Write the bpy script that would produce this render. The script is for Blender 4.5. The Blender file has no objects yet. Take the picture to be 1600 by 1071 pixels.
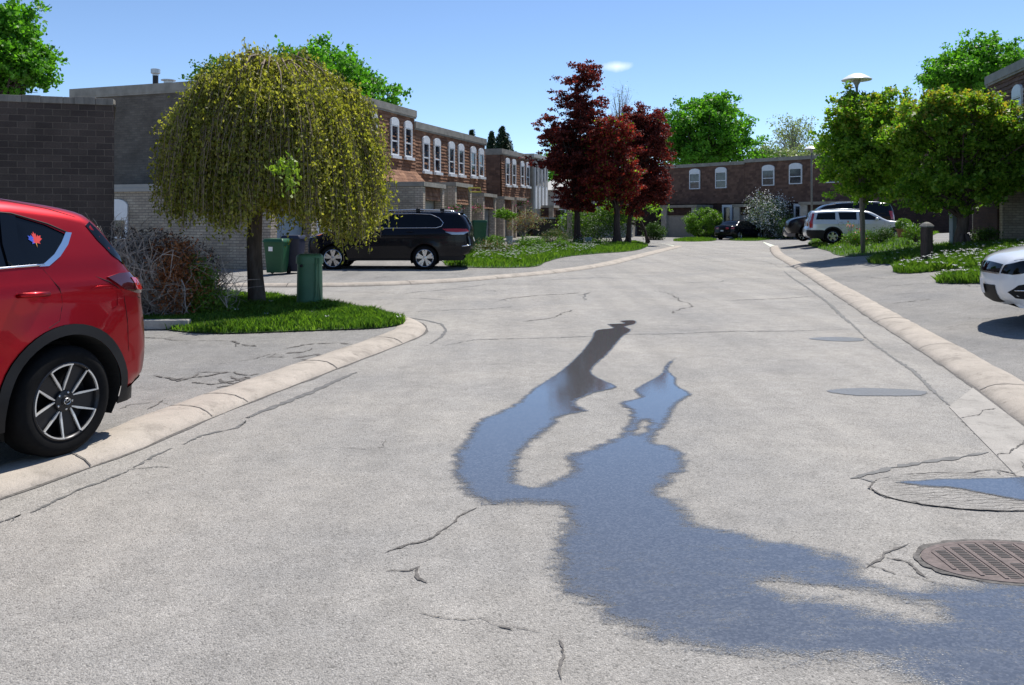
import bpy, bmesh, math, random
import numpy as np
from mathutils import Vector, Matrix
from mathutils.geometry import delaunay_2d_cdt
random.seed(7); RNG = np.random.default_rng(7)
R = math.radians
SC = bpy.context.scene
COL = SC.collection
# ------------------------------------------------------------------ camera, sky, sun, exposure
F = 1300.0; HZ = 342.0; EYE = 1.6
cd = bpy.data.cameras.new('camera'); cam = bpy.data.objects.new('camera', cd); COL.objects.link(cam)
cam.location = (0, 0, EYE); cam.rotation_euler = (R(90), 0, 0)
cd.sensor_width = 36; cd.lens = 36 * F / 1600; cd.shift_y = -(535.5 - HZ) / 1600
cd.clip_start = .05; cd.clip_end = 2000
SC.camera = cam
SUN_EL = 58.0; SUN_AZ = math.atan2(.54, .84)
sv = Vector((math.sin(SUN_AZ) * math.cos(R(SUN_EL)), math.cos(SUN_AZ) * math.cos(R(SUN_EL)), math.sin(R(SUN_EL))))
W = bpy.data.worlds.new('World'); SC.world = W; W.use_nodes = True
wn = W.node_tree.nodes; wl = W.node_tree.links
bg = wn['Background']; bg.inputs['Strength'].default_value = .135
sky = wn.new('ShaderNodeTexSky'); sky.sky_type = 'NISHITA'; sky.sun_disc = False
sky.sun_elevation = R(SUN_EL); sky.sun_rotation = SUN_AZ
sky.air_density = .7; sky.dust_density = 0; sky.ozone_density = 3.6
def wnode(t, **k):
    n = wn.new(t)
    for a, b in k.items(): setattr(n, a, b)
    return n
# one small wisp of cloud, placed by direction in the sky
tc = wnode('ShaderNodeTexCoord')
def cloud_mask(px, py, wx, wz, thr):
    d = Vector(((px - 800) / F, 1, (HZ - py) / F)).normalized()
    sub = wnode('ShaderNodeVectorMath', operation='SUBTRACT'); sub.inputs[1].default_value = d
    wl.new(tc.outputs['Generated'], sub.inputs[0])
    nz = wnode('ShaderNodeTexNoise'); nz.inputs['Scale'].default_value = 26; nz.inputs['Detail'].default_value = 6
    wl.new(tc.outputs['Generated'], nz.inputs['Vector'])
    mul = wnode('ShaderNodeVectorMath', operation='MULTIPLY'); mul.inputs[1].default_value = (1 / wx, 1, 1 / wz)
    wl.new(sub.outputs[0], mul.inputs[0])
    ln = wnode('ShaderNodeVectorMath', operation='LENGTH'); wl.new(mul.outputs[0], ln.inputs[0])
    ma = wnode('ShaderNodeMath', operation='MULTIPLY_ADD'); wl.new(nz.outputs[0], ma.inputs[0]); ma.inputs[1].default_value = 2.2; 
    neg = wnode('ShaderNodeMath', operation='MULTIPLY_ADD'); wl.new(ln.outputs['Value'], neg.inputs[0]); neg.inputs[1].default_value = -1; neg.inputs[2].default_value = thr
    wl.new(neg.outputs[0], ma.inputs[2])
    mr = wnode('ShaderNodeMapRange'); wl.new(ma.outputs[0], mr.inputs['Value']); mr.inputs['From Min'].default_value = 0.45; mr.inputs['From Max'].default_value = 1.5
    mr.inputs['To Max'].default_value = .55
    return mr.outputs[0]
m1 = cloud_mask(966, 104, .038, .0075, .0)
mix = wnode('ShaderNodeMixRGB'); wl.new(m1, mix.inputs[0]); wl.new(sky.outputs[0], mix.inputs[1]); mix.inputs[2].default_value = (9.5, 9.6, 9.8, 1)
wl.new(mix.outputs[0], bg.inputs['Color'])
sd = bpy.data.lights.new('sun', 'SUN'); sd.energy = 4.8; sd.angle = R(.55); sd.color = (1, .955, .88)
sun = bpy.data.objects.new('sun', sd); COL.objects.link(sun); sun.rotation_euler = sv.to_track_quat('Z', 'Y').to_euler(); sun.location = (10, 10, 30)
SC.view_settings.view_transform = 'Standard'; SC.view_settings.look = 'None'; SC.view_settings.exposure = .30; SC.view_settings.gamma = 1
SC.cycles.max_bounces = 8; SC.cycles.transparent_max_bounces = 12

# ------------------------------------------------------------------ helpers
def tag(o, label=None, cat=None, group=None, kind=None):
    if label: o['label'] = label
    if cat: o['category'] = cat
    if group: o['group'] = group
    if kind: o['kind'] = kind
    return o
def empty(name, loc=(0, 0, 0), rz=0, parent=None):
    o = bpy.data.objects.new(name, None); COL.objects.link(o); o.location = loc; o.rotation_euler = (0, 0, rz)
    o.empty_display_size = .2
    if parent: o.parent = parent
    return o
def at(px, py, Y):
    return Vector(((px - 800) / F * Y, Y, EYE + (HZ - py) / F * Y))
def g0(px, py, z=0.0):
    Y = F * (EYE - z) / (py - HZ)
    return ((px - 800) / F * Y, Y)
class MB:
    def __init__(s): s.v = []; s.f = []; s.m = []; s.uvo = (0, 0)
    def add(s, vs, fs, mat=0):
        n = len(s.v); s.v += [tuple(v) for v in vs]; s.f += [tuple(i + n for i in f) for f in fs]; s.m += [mat] * len(fs); return s
    def box(s, x0, x1, y0, y1, z0, z1, mat=0):
        return s.add([(x0, y0, z0), (x1, y0, z0), (x1, y1, z0), (x0, y1, z0), (x0, y0, z1), (x1, y0, z1), (x1, y1, z1), (x0, y1, z1)],
              [(0, 3, 2, 1), (4, 5, 6, 7), (0, 1, 5, 4), (1, 2, 6, 5), (2, 3, 7, 6), (3, 0, 4, 7)], mat)
    def prism(s, poly, y0, y1, mat=0):     # poly of (x,z), extruded along y
        n = len(poly); vs = [(p[0], y0, p[1]) for p in poly] + [(p[0], y1, p[1]) for p in poly]
        fs = [tuple(range(n)), tuple(range(2 * n - 1, n - 1, -1))] + [(i, i + n, (i + 1) % n + n, (i + 1) % n) for i in range(n)]
        return s.add(vs, fs, mat)
    def slab(s, poly, z0, z1, mat=0):      # poly of (x,y), extruded along z
        n = len(poly); vs = [(p[0], p[1], z0) for p in poly] + [(p[0], p[1], z1) for p in poly]
        fs = [tuple(range(n - 1, -1, -1)), tuple(range(n, 2 * n))] + [(i, (i + 1) % n, (i + 1) % n + n, i + n) for i in range(n)]
        return s.add(vs, fs, mat)
    def tube(s, path, rad, n=8, mat=0, cap=True):
        path = [Vector(p) for p in path]
        if not hasattr(rad, '__len__'): rad = [rad] * len(path)
        base = len(s.v); prev = None
        for i, p in enumerate(path):
            t = (path[min(i + 1, len(path) - 1)] - path[max(i - 1, 0)])
            if t.length < 1e-9: t = Vector((0, 0, 1))
            t.normalize()
            a = prev if prev is not None else (Vector((1, 0, 0)) if abs(t.x) < .8 else Vector((0, 1, 0)))
            a = (a - t * a.dot(t)).normalized(); b = t.cross(a); prev = a
            for k in range(n):
                q = p + (a * math.cos(2 * math.pi * k / n) + b * math.sin(2 * math.pi * k / n)) * rad[i]
                s.v.append(tuple(q))
        for i in range(len(path) - 1):
            for k in range(n):
                s.f.append((base + i * n + k, base + i * n + (k + 1) % n, base + (i + 1) * n + (k + 1) % n, base + (i + 1) * n + k)); s.m.append(mat)
        if cap:
            s.f.append(tuple(base + k for k in range(n - 1, -1, -1))); s.f.append(tuple(base + (len(path) - 1) * n + k for k in range(n))); s.m += [mat] * 2
        return s
    def lathe(s, prof, n=24, axis='z', c=(0, 0, 0), mat=0):   # prof of (r, h)
        base = len(s.v)
        for r, h in prof:
            for k in range(n):
                a = 2 * math.pi * k / n; x, y = r * math.cos(a), r * math.sin(a)
                p = (x, y, h) if axis == 'z' else (x, h, y)
                s.v.append((p[0] + c[0], p[1] + c[1], p[2] + c[2]))
        for i in range(len(prof) - 1):
            for k in range(n):
                s.f.append((base + i * n + k, base + i * n + (k + 1) % n, base + (i + 1) * n + (k + 1) % n, base + (i + 1) * n + k)); s.m.append(mat)
        return s
    def build(s, name, mats, parent=None, smooth=False, bevel=0, loc=None, rz=None, flat_angle=None):
        me = bpy.data.meshes.new(name); me.from_pydata(s.v, [], s.f)
        if not isinstance(mats, (list, tuple)): mats = [mats]
        for m in mats: me.materials.append(m)
        if len(mats) > 1: me.polygons.foreach_set('material_index', s.m)
        uv = me.uv_layers.new(name='UVMap')
        for p in me.polygons:
            nn = p.normal
            for li in p.loop_indices:
                c = me.vertices[me.loops[li].vertex_index].co
                if abs(nn.z) > .7: q = (c.x, c.y)
                elif abs(nn.x) > abs(nn.y): q = (c.y, c.z)
                else: q = (c.x, c.z)
                uv.data[li].uv = (q[0] + s.uvo[0], q[1] + s.uvo[1])
        bm = bmesh.new(); bm.from_mesh(me); bmesh.ops.recalc_face_normals(bm, faces=bm.faces); bm.to_mesh(me); bm.free()
        if smooth:
            me.polygons.foreach_set('use_smooth', [True] * len(me.polygons))
            if flat_angle: me.set_sharp_from_angle(angle=R(flat_angle))
        o = bpy.data.objects.new(name, me); COL.objects.link(o)
        if parent: o.parent = parent
        if loc: o.location = loc
        if rz is not None: o.rotation_euler = (0, 0, rz)
        if bevel:
            b = o.modifiers.new('bevel', 'BEVEL'); b.width = bevel; b.segments = 2; b.limit_method = 'ANGLE'; b.harden_normals = False
        return o
def np_mesh(name, v, f, mats, parent=None, loc=None, smooth=False):
    """v (n,3), f (m,k) arrays, linked as one mesh object"""
    v = np.asarray(v, dtype=np.float32); f = np.asarray(f, dtype=np.int32); k = f.shape[1]
    me = bpy.data.meshes.new(name); me.vertices.add(len(v)); me.vertices.foreach_set('co', v.ravel())
    me.loops.add(f.size); me.loops.foreach_set('vertex_index', f.ravel())
    me.polygons.add(len(f)); me.polygons.foreach_set('loop_start', np.arange(0, f.size, k, dtype=np.int32))
    if smooth: me.polygons.foreach_set('use_smooth', [True] * len(f))
    if not isinstance(mats, (list, tuple)): mats = [mats]
    for m in mats: me.materials.append(m)
    me.update(calc_edges=True); me.validate()
    o = bpy.data.objects.new(name, me); COL.objects.link(o)
    if parent: o.parent = parent
    if loc is not None: o.location = loc
    return o
def in_poly(x, y, poly):
    c = False; n = len(poly); j = n - 1
    for i in range(n):
        xi, yi = poly[i][0], poly[i][1]; xj, yj = poly[j][0], poly[j][1]
        if (yi > y) != (yj > y) and x < (xj - xi) * (y - yi) / (yj - yi) + xi: c = not c
        j = i
    return c
def d_poly(x, y, pl, closed=False):
    P_ = np.asarray([(p[0], p[1]) for p in pl], float)
    if closed: P_ = np.vstack([P_, P_[:1]])
    a = P_[:-1]; b = P_[1:]; ab = b - a; t = ((x - a[:, 0]) * ab[:, 0] + (y - a[:, 1]) * ab[:, 1]) / np.maximum((ab ** 2).sum(1), 1e-12)
    t = np.clip(t, 0, 1); q = a + ab * t[:, None]
    return float(np.sqrt(((q - (x, y)) ** 2).sum(1)).min())
def catmull(pts, step, closed=False):
    pts = [tuple(p[:2]) for p in pts]; n = len(pts); out = []
    rng = range(n) if closed else range(n - 1)
    for i in rng:
        if closed: p0, p1, p2, p3 = pts[(i - 1) % n], pts[i], pts[(i + 1) % n], pts[(i + 2) % n]
        else: p0, p1, p2, p3 = pts[max(i - 1, 0)], pts[i], pts[i + 1], pts[min(i + 2, n - 1)]
        L = math.hypot(p2[0] - p1[0], p2[1] - p1[1]); k = max(1, int(round(L / step)))
        # centripetal-like tangents scaled to the segment
        def tan(a, b, c):
            la = math.hypot(b[0] - a[0], b[1] - a[1]) or 1e-9; lb = math.hypot(c[0] - b[0], c[1] - b[1]) or 1e-9
            ux = ((b[0] - a[0]) / la + (c[0] - b[0]) / lb) / 2; uy = ((b[1] - a[1]) / la + (c[1] - b[1]) / lb) / 2
            return ux, uy
        if p0 == p1: t1 = ((p2[0] - p1[0]) / (L or 1), (p2[1] - p1[1]) / (L or 1))
        else: t1 = tan(p0, p1, p2)
        if p3 == p2: t2 = ((p2[0] - p1[0]) / (L or 1), (p2[1] - p1[1]) / (L or 1))
        else: t2 = tan(p1, p2, p3)
        for j in range(k):
            t = j / k; h1 = 2 * t**3 - 3 * t**2 + 1; h2 = t**3 - 2 * t**2 + t; h3 = -2 * t**3 + 3 * t**2; h4 = t**3 - t**2
            out.append((h1 * p1[0] + h2 * L * t1[0] + h3 * p2[0] + h4 * L * t2[0], h1 * p1[1] + h2 * L * t1[1] + h3 * p2[1] + h4 * L * t2[1], i))
    if not closed: out.append((pts[-1][0], pts[-1][1], n - 2))
    return out
def fill(poly, spacing, extra=(), hole=None):
    """triangulate polygon with interior grid points; returns pts, tris"""
    vs = [Vector((p[0], p[1])) for p in poly]; n = len(vs); edges = [(i, (i + 1) % n) for i in range(n)]
    xs = [p[0] for p in poly]; ys = [p[1] for p in poly]
    x = min(xs) + spacing * .5
    while x < max(xs):
        y = min(ys) + spacing * .5
        while y < max(ys):
            if in_poly(x, y, poly) and d_poly(x, y, poly, True) > spacing * .35: vs.append(Vector((x, y)))
            y += spacing
        x += spacing
    for e in extra: vs.append(Vector(e))
    r = delaunay_2d_cdt(vs, edges, [], 0, 1e-6)
    pv, fs = r[0], r[2]; out = []
    for f in fs:
        cx = sum(pv[i].x for i in f) / len(f); cy = sum(pv[i].y for i in f) / len(f)
        if in_poly(cx, cy, poly): out.append(tuple(f))
    return pv, out

# ------------------------------------------------------------------ materials
class NT:
    def __init__(s, name):
        s.m = bpy.data.materials.new(name); s.m.use_nodes = True; s.t = s.m.node_tree; s.b = s.t.nodes['Principled BSDF']; s.o = s.t.nodes['Material Output']
    def n(s, t, **k):
        nd = s.t.nodes.new('ShaderNode' + t)
        for a, b in k.items(): setattr(nd, a, b)
        return nd
    def l(s, a, b): s.t.links.new(a, b)
    def geo(s): return s.n('TexCoord').outputs['Object']
    def uv(s): return s.n('TexCoord').outputs['UV']
    def pos(s): return s.n('NewGeometry').outputs['Position']
    def noise(s, vec, scale, detail=4, rough=.5, dist=0):
        x = s.n('TexNoise'); x.inputs['Scale'].default_value = scale; x.inputs['Detail'].default_value = detail; x.inputs['Roughness'].default_value = rough; x.inputs['Distortion'].default_value = dist
        s.l(vec, x.inputs['Vector']); return x.outputs['Fac']
    def ramp(s, fac, stops):
        r = s.n('ValToRGB'); s.l(fac, r.inputs[0]); e = r.color_ramp.elements
        while len(e) < len(stops): e.new(.5)
        for i, (p, c) in enumerate(stops):
            e[i].position = p; e[i].color = (*c, 1) if hasattr(c, '__len__') else (c, c, c, 1)
        return r.outputs[0]
    def mix(s, fac, a, b, mode='MIX'):
        x = s.n('MixRGB', blend_type=mode)
        for inp, v in ((0, fac), (1, a), (2, b)):
            if isinstance(v, (int, float)): x.inputs[inp].default_value = v
            elif isinstance(v, tuple): x.inputs[inp].default_value = (*v, 1)
            else: s.l(v, x.inputs[inp])
        return x.outputs[0]
    def math(s, op, a, b=0, c=0):
        x = s.n('Math', operation=op)
        for i, v in enumerate((a, b, c)):
            if isinstance(v, (int, float)): x.inputs[i].default_value = v
            else: s.l(v, x.inputs[i])
        return x.outputs[0]
    def bump(s, h, strength=.5, dist=.01):
        x = s.n('Bump'); x.inputs['Strength'].default_value = strength; x.inputs['Distance'].default_value = dist; s.l(h, x.inputs['Height']); s.l(x.outputs[0], s.b.inputs['Normal']); return x
    def set(s, **k):
        names = dict(rough='Roughness', metal='Metallic', spec='Specular IOR Level', coat='Coat Weight', coatr='Coat Roughness', ior='IOR', trans='Transmission Weight', alpha='Alpha')
        for a, v in k.items():
            if a == 'col':
                if isinstance(v, tuple): s.b.inputs['Base Color'].default_value = (*v, 1)
                else: s.l(v, s.b.inputs['Base Color'])
            elif isinstance(v, (int, float)): s.b.inputs[names[a]].default_value = v
            else: s.l(v, s.b.inputs[names[a]])
        return s
def plain(name, col, rough=.5, metal=0, var=.12, scale=9, bump=0, coat=0, spec=.5):
    t = NT(name); v = t.noise(t.geo(), scale, 5, .6)
    a = tuple(c * (1 - var) for c in col); b = tuple(min(1, c * (1 + var)) for c in col)
    t.set(col=t.ramp(v, [(.3, a), (.7, b)]), rough=rough, metal=metal, coat=coat, spec=spec)
    if bump: t.bump(t.noise(t.geo(), scale * 6, 4), .5, bump)
    return t.m
M = {}
def asphalt(name, base, warm=0.0):
    t = NT(name); p = t.pos()
    vo = t.n('TexVoronoi'); vo.inputs['Scale'].default_value = 135; vo.inputs['Randomness'].default_value = 1; t.l(p, vo.inputs['Vector'])
    stone = t.n('SeparateColor'); t.l(vo.outputs['Color'], stone.inputs[0])
    sp = t.ramp(stone.outputs[0], [(0, .55), (.15, .86), (.55, .99), (.88, 1.08), (1, 1.35)])
    ed = t.ramp(vo.outputs['Distance'], [(.0, 1.05), (.65, .95), (1, .62)])
    big = t.ramp(t.noise(p, .55, 6, .62), [(.3, (.83, .84, .86)), (.7, (1.12, 1.10, 1.07))])
    mid = t.ramp(t.noise(p, 5.5, 6, .7), [(.25, .84), (.75, 1.15)])
    # worn wheel tracks / long faint streaks along the street
    mp = t.n('Mapping'); mp.inputs['Rotation'].default_value = (0, 0, .2545); mp.inputs['Scale'].default_value = (1.1, .045, 1); t.l(p, mp.inputs['Vector'])
    st = t.ramp(t.noise(mp.outputs[0], 1.6, 4, .55), [(.3, .90), (.7, 1.09)])
    gr = t.ramp(t.noise(p, 380, 2, .5), [(.25, .7), (.75, 1.3)])
    col = t.mix(1, sp, ed, 'MULTIPLY')
    for x in (big, mid, st, gr): col = t.mix(1, col, x, 'MULTIPLY')
    for sc_, lo_, hi_, v_ in ((1.7, .58, .72, .80), (.23, .52, .66, .88), (6.5, .66, .74, .72)):
        col = t.mix(1, col, t.ramp(t.noise(p, sc_, 8, .7, .4), [(lo_, 1), (hi_, v_)]), 'MULTIPLY')
    col = t.mix(1, col, base, 'MULTIPLY')
    t.set(col=col, rough=.88, spec=.3)
    h = t.math('ADD', t.math('MULTIPLY', vo.outputs['Distance'], -1.0), t.math('MULTIPLY', t.noise(p, 240, 3), .7))
    t.bump(h, .75, .006)
    return t.m
M['road'] = asphalt('asphalt_road', (.36, .342, .315))
M['drive'] = asphalt('asphalt_drive', (.285, .274, .258))
M['tar'] = plain('tar_seal', (.13, .127, .122), .75, var=.35, scale=14, bump=.004)
M['crack'] = plain('crack_dirt', (.125, .115, .105), .95, var=.5, scale=30)
M['dirt'] = plain('dirt', (.10, .075, .05), .95, var=.4, scale=8, bump=.01)
def concrete(name, c, bump=.003):
    t = NT(name); p = t.pos()
    a = t.ramp(t.noise(p, 2.2, 7, .65), [(.25, tuple(x * .78 for x in c)), (.75, tuple(x * 1.15 for x in c))])
    b = t.ramp(t.noise(p, 130, 3, .6), [(.2, .72), (.5, 1), (.8, 1.22)])
    d = t.mix(1, t.ramp(t.noise(p, 17, 4, .6), [(.60, 1), (.72, .72)]), t.ramp(t.noise(p, 4.2, 8, .72), [(.50, 1), (.68, .70)]), 'MULTIPLY')
    t.set(col=t.mix(1, t.mix(1, a, b, 'MULTIPLY'), d, 'MULTIPLY'), rough=.9, spec=.3); t.bump(t.noise(p, 160, 4, .7), .6, bump); return t.m
M['kerb'] = concrete('kerb_concrete', (.44, .388, .33), .005)
M['gutter'] = concrete('gutter_concrete', (.385, .36, .325), .003)
M['conc'] = concrete('pale_concrete', (.42, .40, .36))
M['chip'] = plain('wood_chip', (.30, .22, .15), .9, var=.4, scale=20, bump=.01)
def brick(name, c1, c2, mort, bw, bh, ms=.012, var=.5):
    t = NT(name); u = t.uv()
    b = t.n('TexBrick'); b.inputs['Scale'].default_value = 1; b.inputs['Brick Width'].default_value = bw; b.inputs['Row Height'].default_value = bh
    b.inputs['Mortar Size'].default_value = ms; b.inputs['Mortar Smooth'].default_value = .3; b.inputs['Bias'].default_value = 0
    b.inputs['Color1'].default_value = (*c1, 1); b.inputs['Color2'].default_value = (*c2, 1); b.inputs['Mortar'].default_value = (*mort, 1)
    ds = t.n('MixRGB'); ds.inputs[0].default_value = .006; t.l(u, ds.inputs[1]); nn = t.n('TexNoise'); nn.inputs['Scale'].default_value = 14; t.l(u, nn.inputs['Vector']); t.l(nn.outputs['Color'], ds.inputs[2])
    t.l(ds.outputs[0], b.inputs['Vector'])
    st = t.ramp(t.noise(t.geo(), 1.3, 6, .65), [(.28, .68), (.7, 1.2)])
    fine = t.ramp(t.noise(t.geo(), 45, 4, .7), [(.25, .75), (.75, 1.25)])
    t.set(col=t.mix(1, t.mix(1, b.outputs[0], st, 'MULTIPLY'), fine, 'MULTIPLY'), rough=.92, spec=.2)
    h = t.math('ADD', t.math('MULTIPLY', b.outputs['Fac'], -1.0), t.math('MULTIPLY', t.noise(t.geo(), 60, 4), .5)); t.bump(h, .8, .012)
    return t.m
M['brick_light'] = brick('beige_brick', (.44, .385, .30), (.32, .275, .22), (.24, .21, .18), .235, .085)
M['brick_cream'] = brick('cream_brick', (.55, .47, .38), (.42, .35, .28), (.22, .19, .16), .235, .085)
M['brick_dark'] = brick('grey_brick', (.165, .142, .118), (.12, .103, .088), (.13, .115, .10), .235, .085)
M['brick_brown'] = brick('brown_brick', (.092, .072, .062), (.062, .049, .044), (.15, .122, .10), .235, .098, .006)
M['brick_far'] = brick('dark_brown_brick', (.085, .050, .042), (.055, .034, .030), (.055, .04, .035), .3, .12)
def island(name, stops, rough=.8, scale=3, namp=.35, bump=0, spec=.3):
    t = NT(name); g = t.n('NewGeometry'); rp = g.outputs['Random Per Island']
    f = t.math('ADD', t.math('MULTIPLY', rp, 1 - namp), t.math('MULTIPLY', t.noise(t.geo(), scale, 4), namp))
    t.set(col=t.ramp(f, stops), rough=rough, spec=spec)
    if bump: t.bump(t.noise(t.geo(), 40, 4), .5, bump)
    return t.m
M['shingle'] = island('brown_shingle', [(.1, (.125, .060, .036)), (.5, (.225, .112, .066)), (.9, (.34, .185, .11))], .9, 1.2, .4, .004)
M['shingle_dk'] = island('dark_shingle', [(.1, (.10, .058, .044)), (.5, (.16, .092, .066)), (.9, (.23, .135, .095))], .9, 1.2, .4, .004)
M['fascia'] = plain('weathered_fascia', (.27, .25, .215), .8, var=.25, scale=2.5)
M['fascia_wht'] = plain('pale_fascia', (.42, .41, .38), .6, var=.15, scale=3)
M['roofing'] = plain('roof_gravel', (.2, .19, .18), .95)
M['white'] = plain('white_paint', (.74, .75, .76), .45, var=.06)
M['whiter'] = plain('white_enamel', (.93, .93, .92), .35, var=.03)
M['door_grey'] = plain('grey_door', (.31, .30, .275), .55, var=.08, scale=3)
M['door_blue'] = plain('bluegrey_door', (.30, .36, .40), .5, var=.1, scale=3)
M['dark'] = plain('near_black', (.02, .02, .022), .7)
M['steel'] = plain('galvanised', (.5, .5, .49), .4, .7)
M['pole'] = plain('weathered_pole', (.20, .185, .16), .8, var=.3, scale=14)
M['glass'] = NT('window_glass').set(col=(.015, .02, .028), rough=.06, spec=.7).m
M['curtain'] = plain('pale_curtain', (.3, .28, .25), .8, var=.3, scale=5)
t = NT('house_glass'); nz = t.noise(t.geo(), 2.2, 3, .6); t.set(col=t.ramp(nz, [(.4, (.012, .014, .018)), (.62, (.05, .06, .075))]), rough=.08, spec=.8); M['hglass'] = t.m
def leafm(name, stops, trans=.35, scale=1.2, gloss=.0):
    t = NT(name); g = t.n('NewGeometry'); rp = g.outputs['Random Per Island']
    f = t.math('ADD', t.math('MULTIPLY', rp, .6), t.math('MULTIPLY', t.noise(t.geo(), scale, 3), .4))
    c = t.ramp(f, stops); t.set(col=c, rough=.5, spec=.35)
    tr = t.n('BsdfTranslucent'); t.l(t.mix(1, c, (1.35, 1.5, .55), 'MULTIPLY'), tr.inputs[0])
    mx = t.n('MixShader'); mx.inputs[0].default_value = trans; t.l(t.b.outputs[0], mx.inputs[1]); t.l(tr.outputs[0], mx.inputs[2]); t.l(mx.outputs[0], t.o.inputs[0])
    return t.m
M['lf_willow'] = leafm('weeping_leaf', [(.2, (.12, .135, .022)), (.5, (.25, .25, .045)), (.8, (.48, .43, .11))], .5)
M['lf_willow_hi'] = leafm('fresh_leaf', [(.2, (.16, .26, .03)), (.8, (.30, .40, .06))], .4)
M['lf_maple'] = leafm('maple_leaf', [(.2, (.045, .14, .012)), (.5, (.10, .28, .025)), (.85, (.19, .42, .045))], .5)
M['lf_far'] = leafm('far_leaf', [(.2, (.045, .11, .02)), (.8, (.115, .24, .04))], .35)
M['lf_pale'] = leafm('pale_leaf', [(.2, (.17, .22, .11)), (.8, (.32, .38, .2))], .3)
M['lf_street'] = leafm('street_tree_leaf', [(.15, (.07, .17, .014)), (.5, (.15, .29, .028)), (.85, (.30, .42, .06))], .55)
M['lf_orange'] = leafm('orange_leaf', [(.15, (.24, .27, .04)), (.5, (.33, .32, .05)), (.85, (.42, .28, .06))], .5)
def redleaf(nm, stops):
    t = NT(nm); g = t.n('NewGeometry'); rp = g.outputs['Random Per Island']
    f = t.math('ADD', t.math('MULTIPLY', rp, .6), t.math('MULTIPLY', t.noise(t.geo(), .6, 3), .4)); c = t.ramp(f, stops)
    t.set(col=c, rough=.6, spec=.25); tr = t.n('BsdfTranslucent'); t.l(t.mix(1, c, (1.6, .8, .7), 'MULTIPLY'), tr.inputs[0])
    mx = t.n('MixShader'); mx.inputs[0].default_value = .4; t.l(t.b.outputs[0], mx.inputs[1]); t.l(tr.outputs[0], mx.inputs[2]); t.l(mx.outputs[0], t.o.inputs[0]); return t.m
M['lf_red'] = redleaf('maroon_leaf', [(.2, (.05, .014, .014)), (.5, (.115, .028, .024)), (.85, (.27, .058, .038))])
M['lf_red_hi'] = redleaf('bright_red_leaf', [(.2, (.075, .015, .014)), (.5, (.18, .032, .024)), (.85, (.42, .07, .042))])
M['lf_conifer'] = leafm('conifer_needles', [(.2, (.012, .03, .014)), (.8, (.035, .07, .028))], .1)
M['lf_shrub'] = leafm('shrub_leaf', [(.2, (.07, .17, .015)), (.8, (.18, .32, .03))], .35)
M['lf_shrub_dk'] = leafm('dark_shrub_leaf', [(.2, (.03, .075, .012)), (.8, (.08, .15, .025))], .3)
M['lf_brown'] = leafm('dead_needles', [(.2, (.20, .06, .02)), (.8, (.38, .15, .05))], .15)
M['lf_cedar'] = leafm('cedar_leaf', [(.2, (.06, .13, .015)), (.8, (.16, .25, .03))], .3)
M['grass'] = leafm('grass_blade', [(.12, (.045, .11, .015)), (.5, (.10, .195, .03)), (.78, (.18, .29, .045)), (.95, (.36, .34, .13))], .5, 2)
M['soil_grass'] = plain('lawn_soil', (.045, .085, .018), .95, var=.4, scale=7, bump=.02)
M['flower_white'] = plain('white_petals', (.8, .8, .78), .6, var=.05)
M['flower_yellow'] = plain('yellow_petals', (.75, .55, .05), .6)
M['flower_pink'] = plain('pink_petals', (.72, .10, .28), .6)
M['flower_red'] = plain('red_petals', (.75, .08, .05), .6)
def barkm(name, a, b, sc=10):
    t = NT(name); mp = t.n('Mapping'); mp.inputs['Scale'].default_value = (1, 1, .22); t.l(t.geo(), mp.inputs['Vector'])
    n = t.noise(mp.outputs[0], sc, 7, .7); t.set(col=t.ramp(n, [(.3, a), (.7, b)]), rough=.95, spec=.2); t.bump(n, .9, .03); return t.m
M['bark'] = barkm('bark', (.055, .042, .035), (.15, .12, .10))
M['bark_dk'] = barkm('dark_bark', (.035, .026, .024), (.09, .07, .06), 14)
M['bark_gr'] = barkm('grey_bark', (.14, .13, .115), (.28, .26, .23))
M['twig'] = plain('dry_twig', (.35, .285, .235), .85, var=.4, scale=20)
M['twig_br'] = plain('weeping_twig', (.22, .165, .11), .8, var=.3, scale=20)
M['plastic_green'] = plain('green_plastic', (.012, .085, .035), .5, var=.1)
M['cabinet'] = plain('cabinet_green', (.085, .21, .115), .5, var=.13, scale=4, bump=.001)
M['plastic_navy'] = plain('navy_plastic', (.018, .022, .045), .5, var=.1)
M['terracotta'] = plain('terracotta', (.33, .14, .08), .85)
M['yellow'] = plain('yellow_paint', (.6, .5, .06), .5)
def paint(name, c, metal=.0, flake=0, coat=1.0, rough=.38, spec=.5):
    t = NT(name)
    if flake:
        lw = t.n('LayerWeight'); lw.inputs[0].default_value = .45
        c2 = tuple(x * flake for x in c); col = t.mix(lw.outputs['Facing'], c, c2)
        t.set(col=col)
    else: t.set(col=c)
    t.set(metal=metal, rough=rough, coat=coat, coatr=.035, spec=spec); 
    return t.m
M['car_red'] = paint('red_metallic_paint', (.46, .004, .012), .85, .30, .30, .36)
M['car_black'] = paint('black_blue_paint', (.0025, .003, .007), 0, 0, .18, .22, .22)
M['car_white'] = paint('white_pearl_paint', (.72, .73, .74), 0, 0, 1, .4)
M['car_silver'] = paint('silver_paint', (.62, .64, .66), .35, 0, 1, .35)
M['car_blue'] = paint('dark_blue_paint', (.022, .03, .065), .3, 0, 1, .35)
M['tyre'] = plain('tyre_rubber', (.008, .008, .0085), .9, var=.2, scale=30, spec=.15)
M['black_trim'] = plain('black_trim', (.011, .011, .012), .6, var=.1, spec=.3)
M['arch'] = plain('arch_liner', (.008, .008, .008), .9)
M['chrome'] = NT('chrome').set(col=(.75, .76, .78), rough=.12, metal=1).m
M['alloy'] = NT('silver_alloy').set(col=(.62, .63, .65), rough=.25, metal=.9).m
M['alloy_white'] = NT('machined_alloy').set(col=(.80, .78, .74), rough=.3, metal=.5).m
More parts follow.
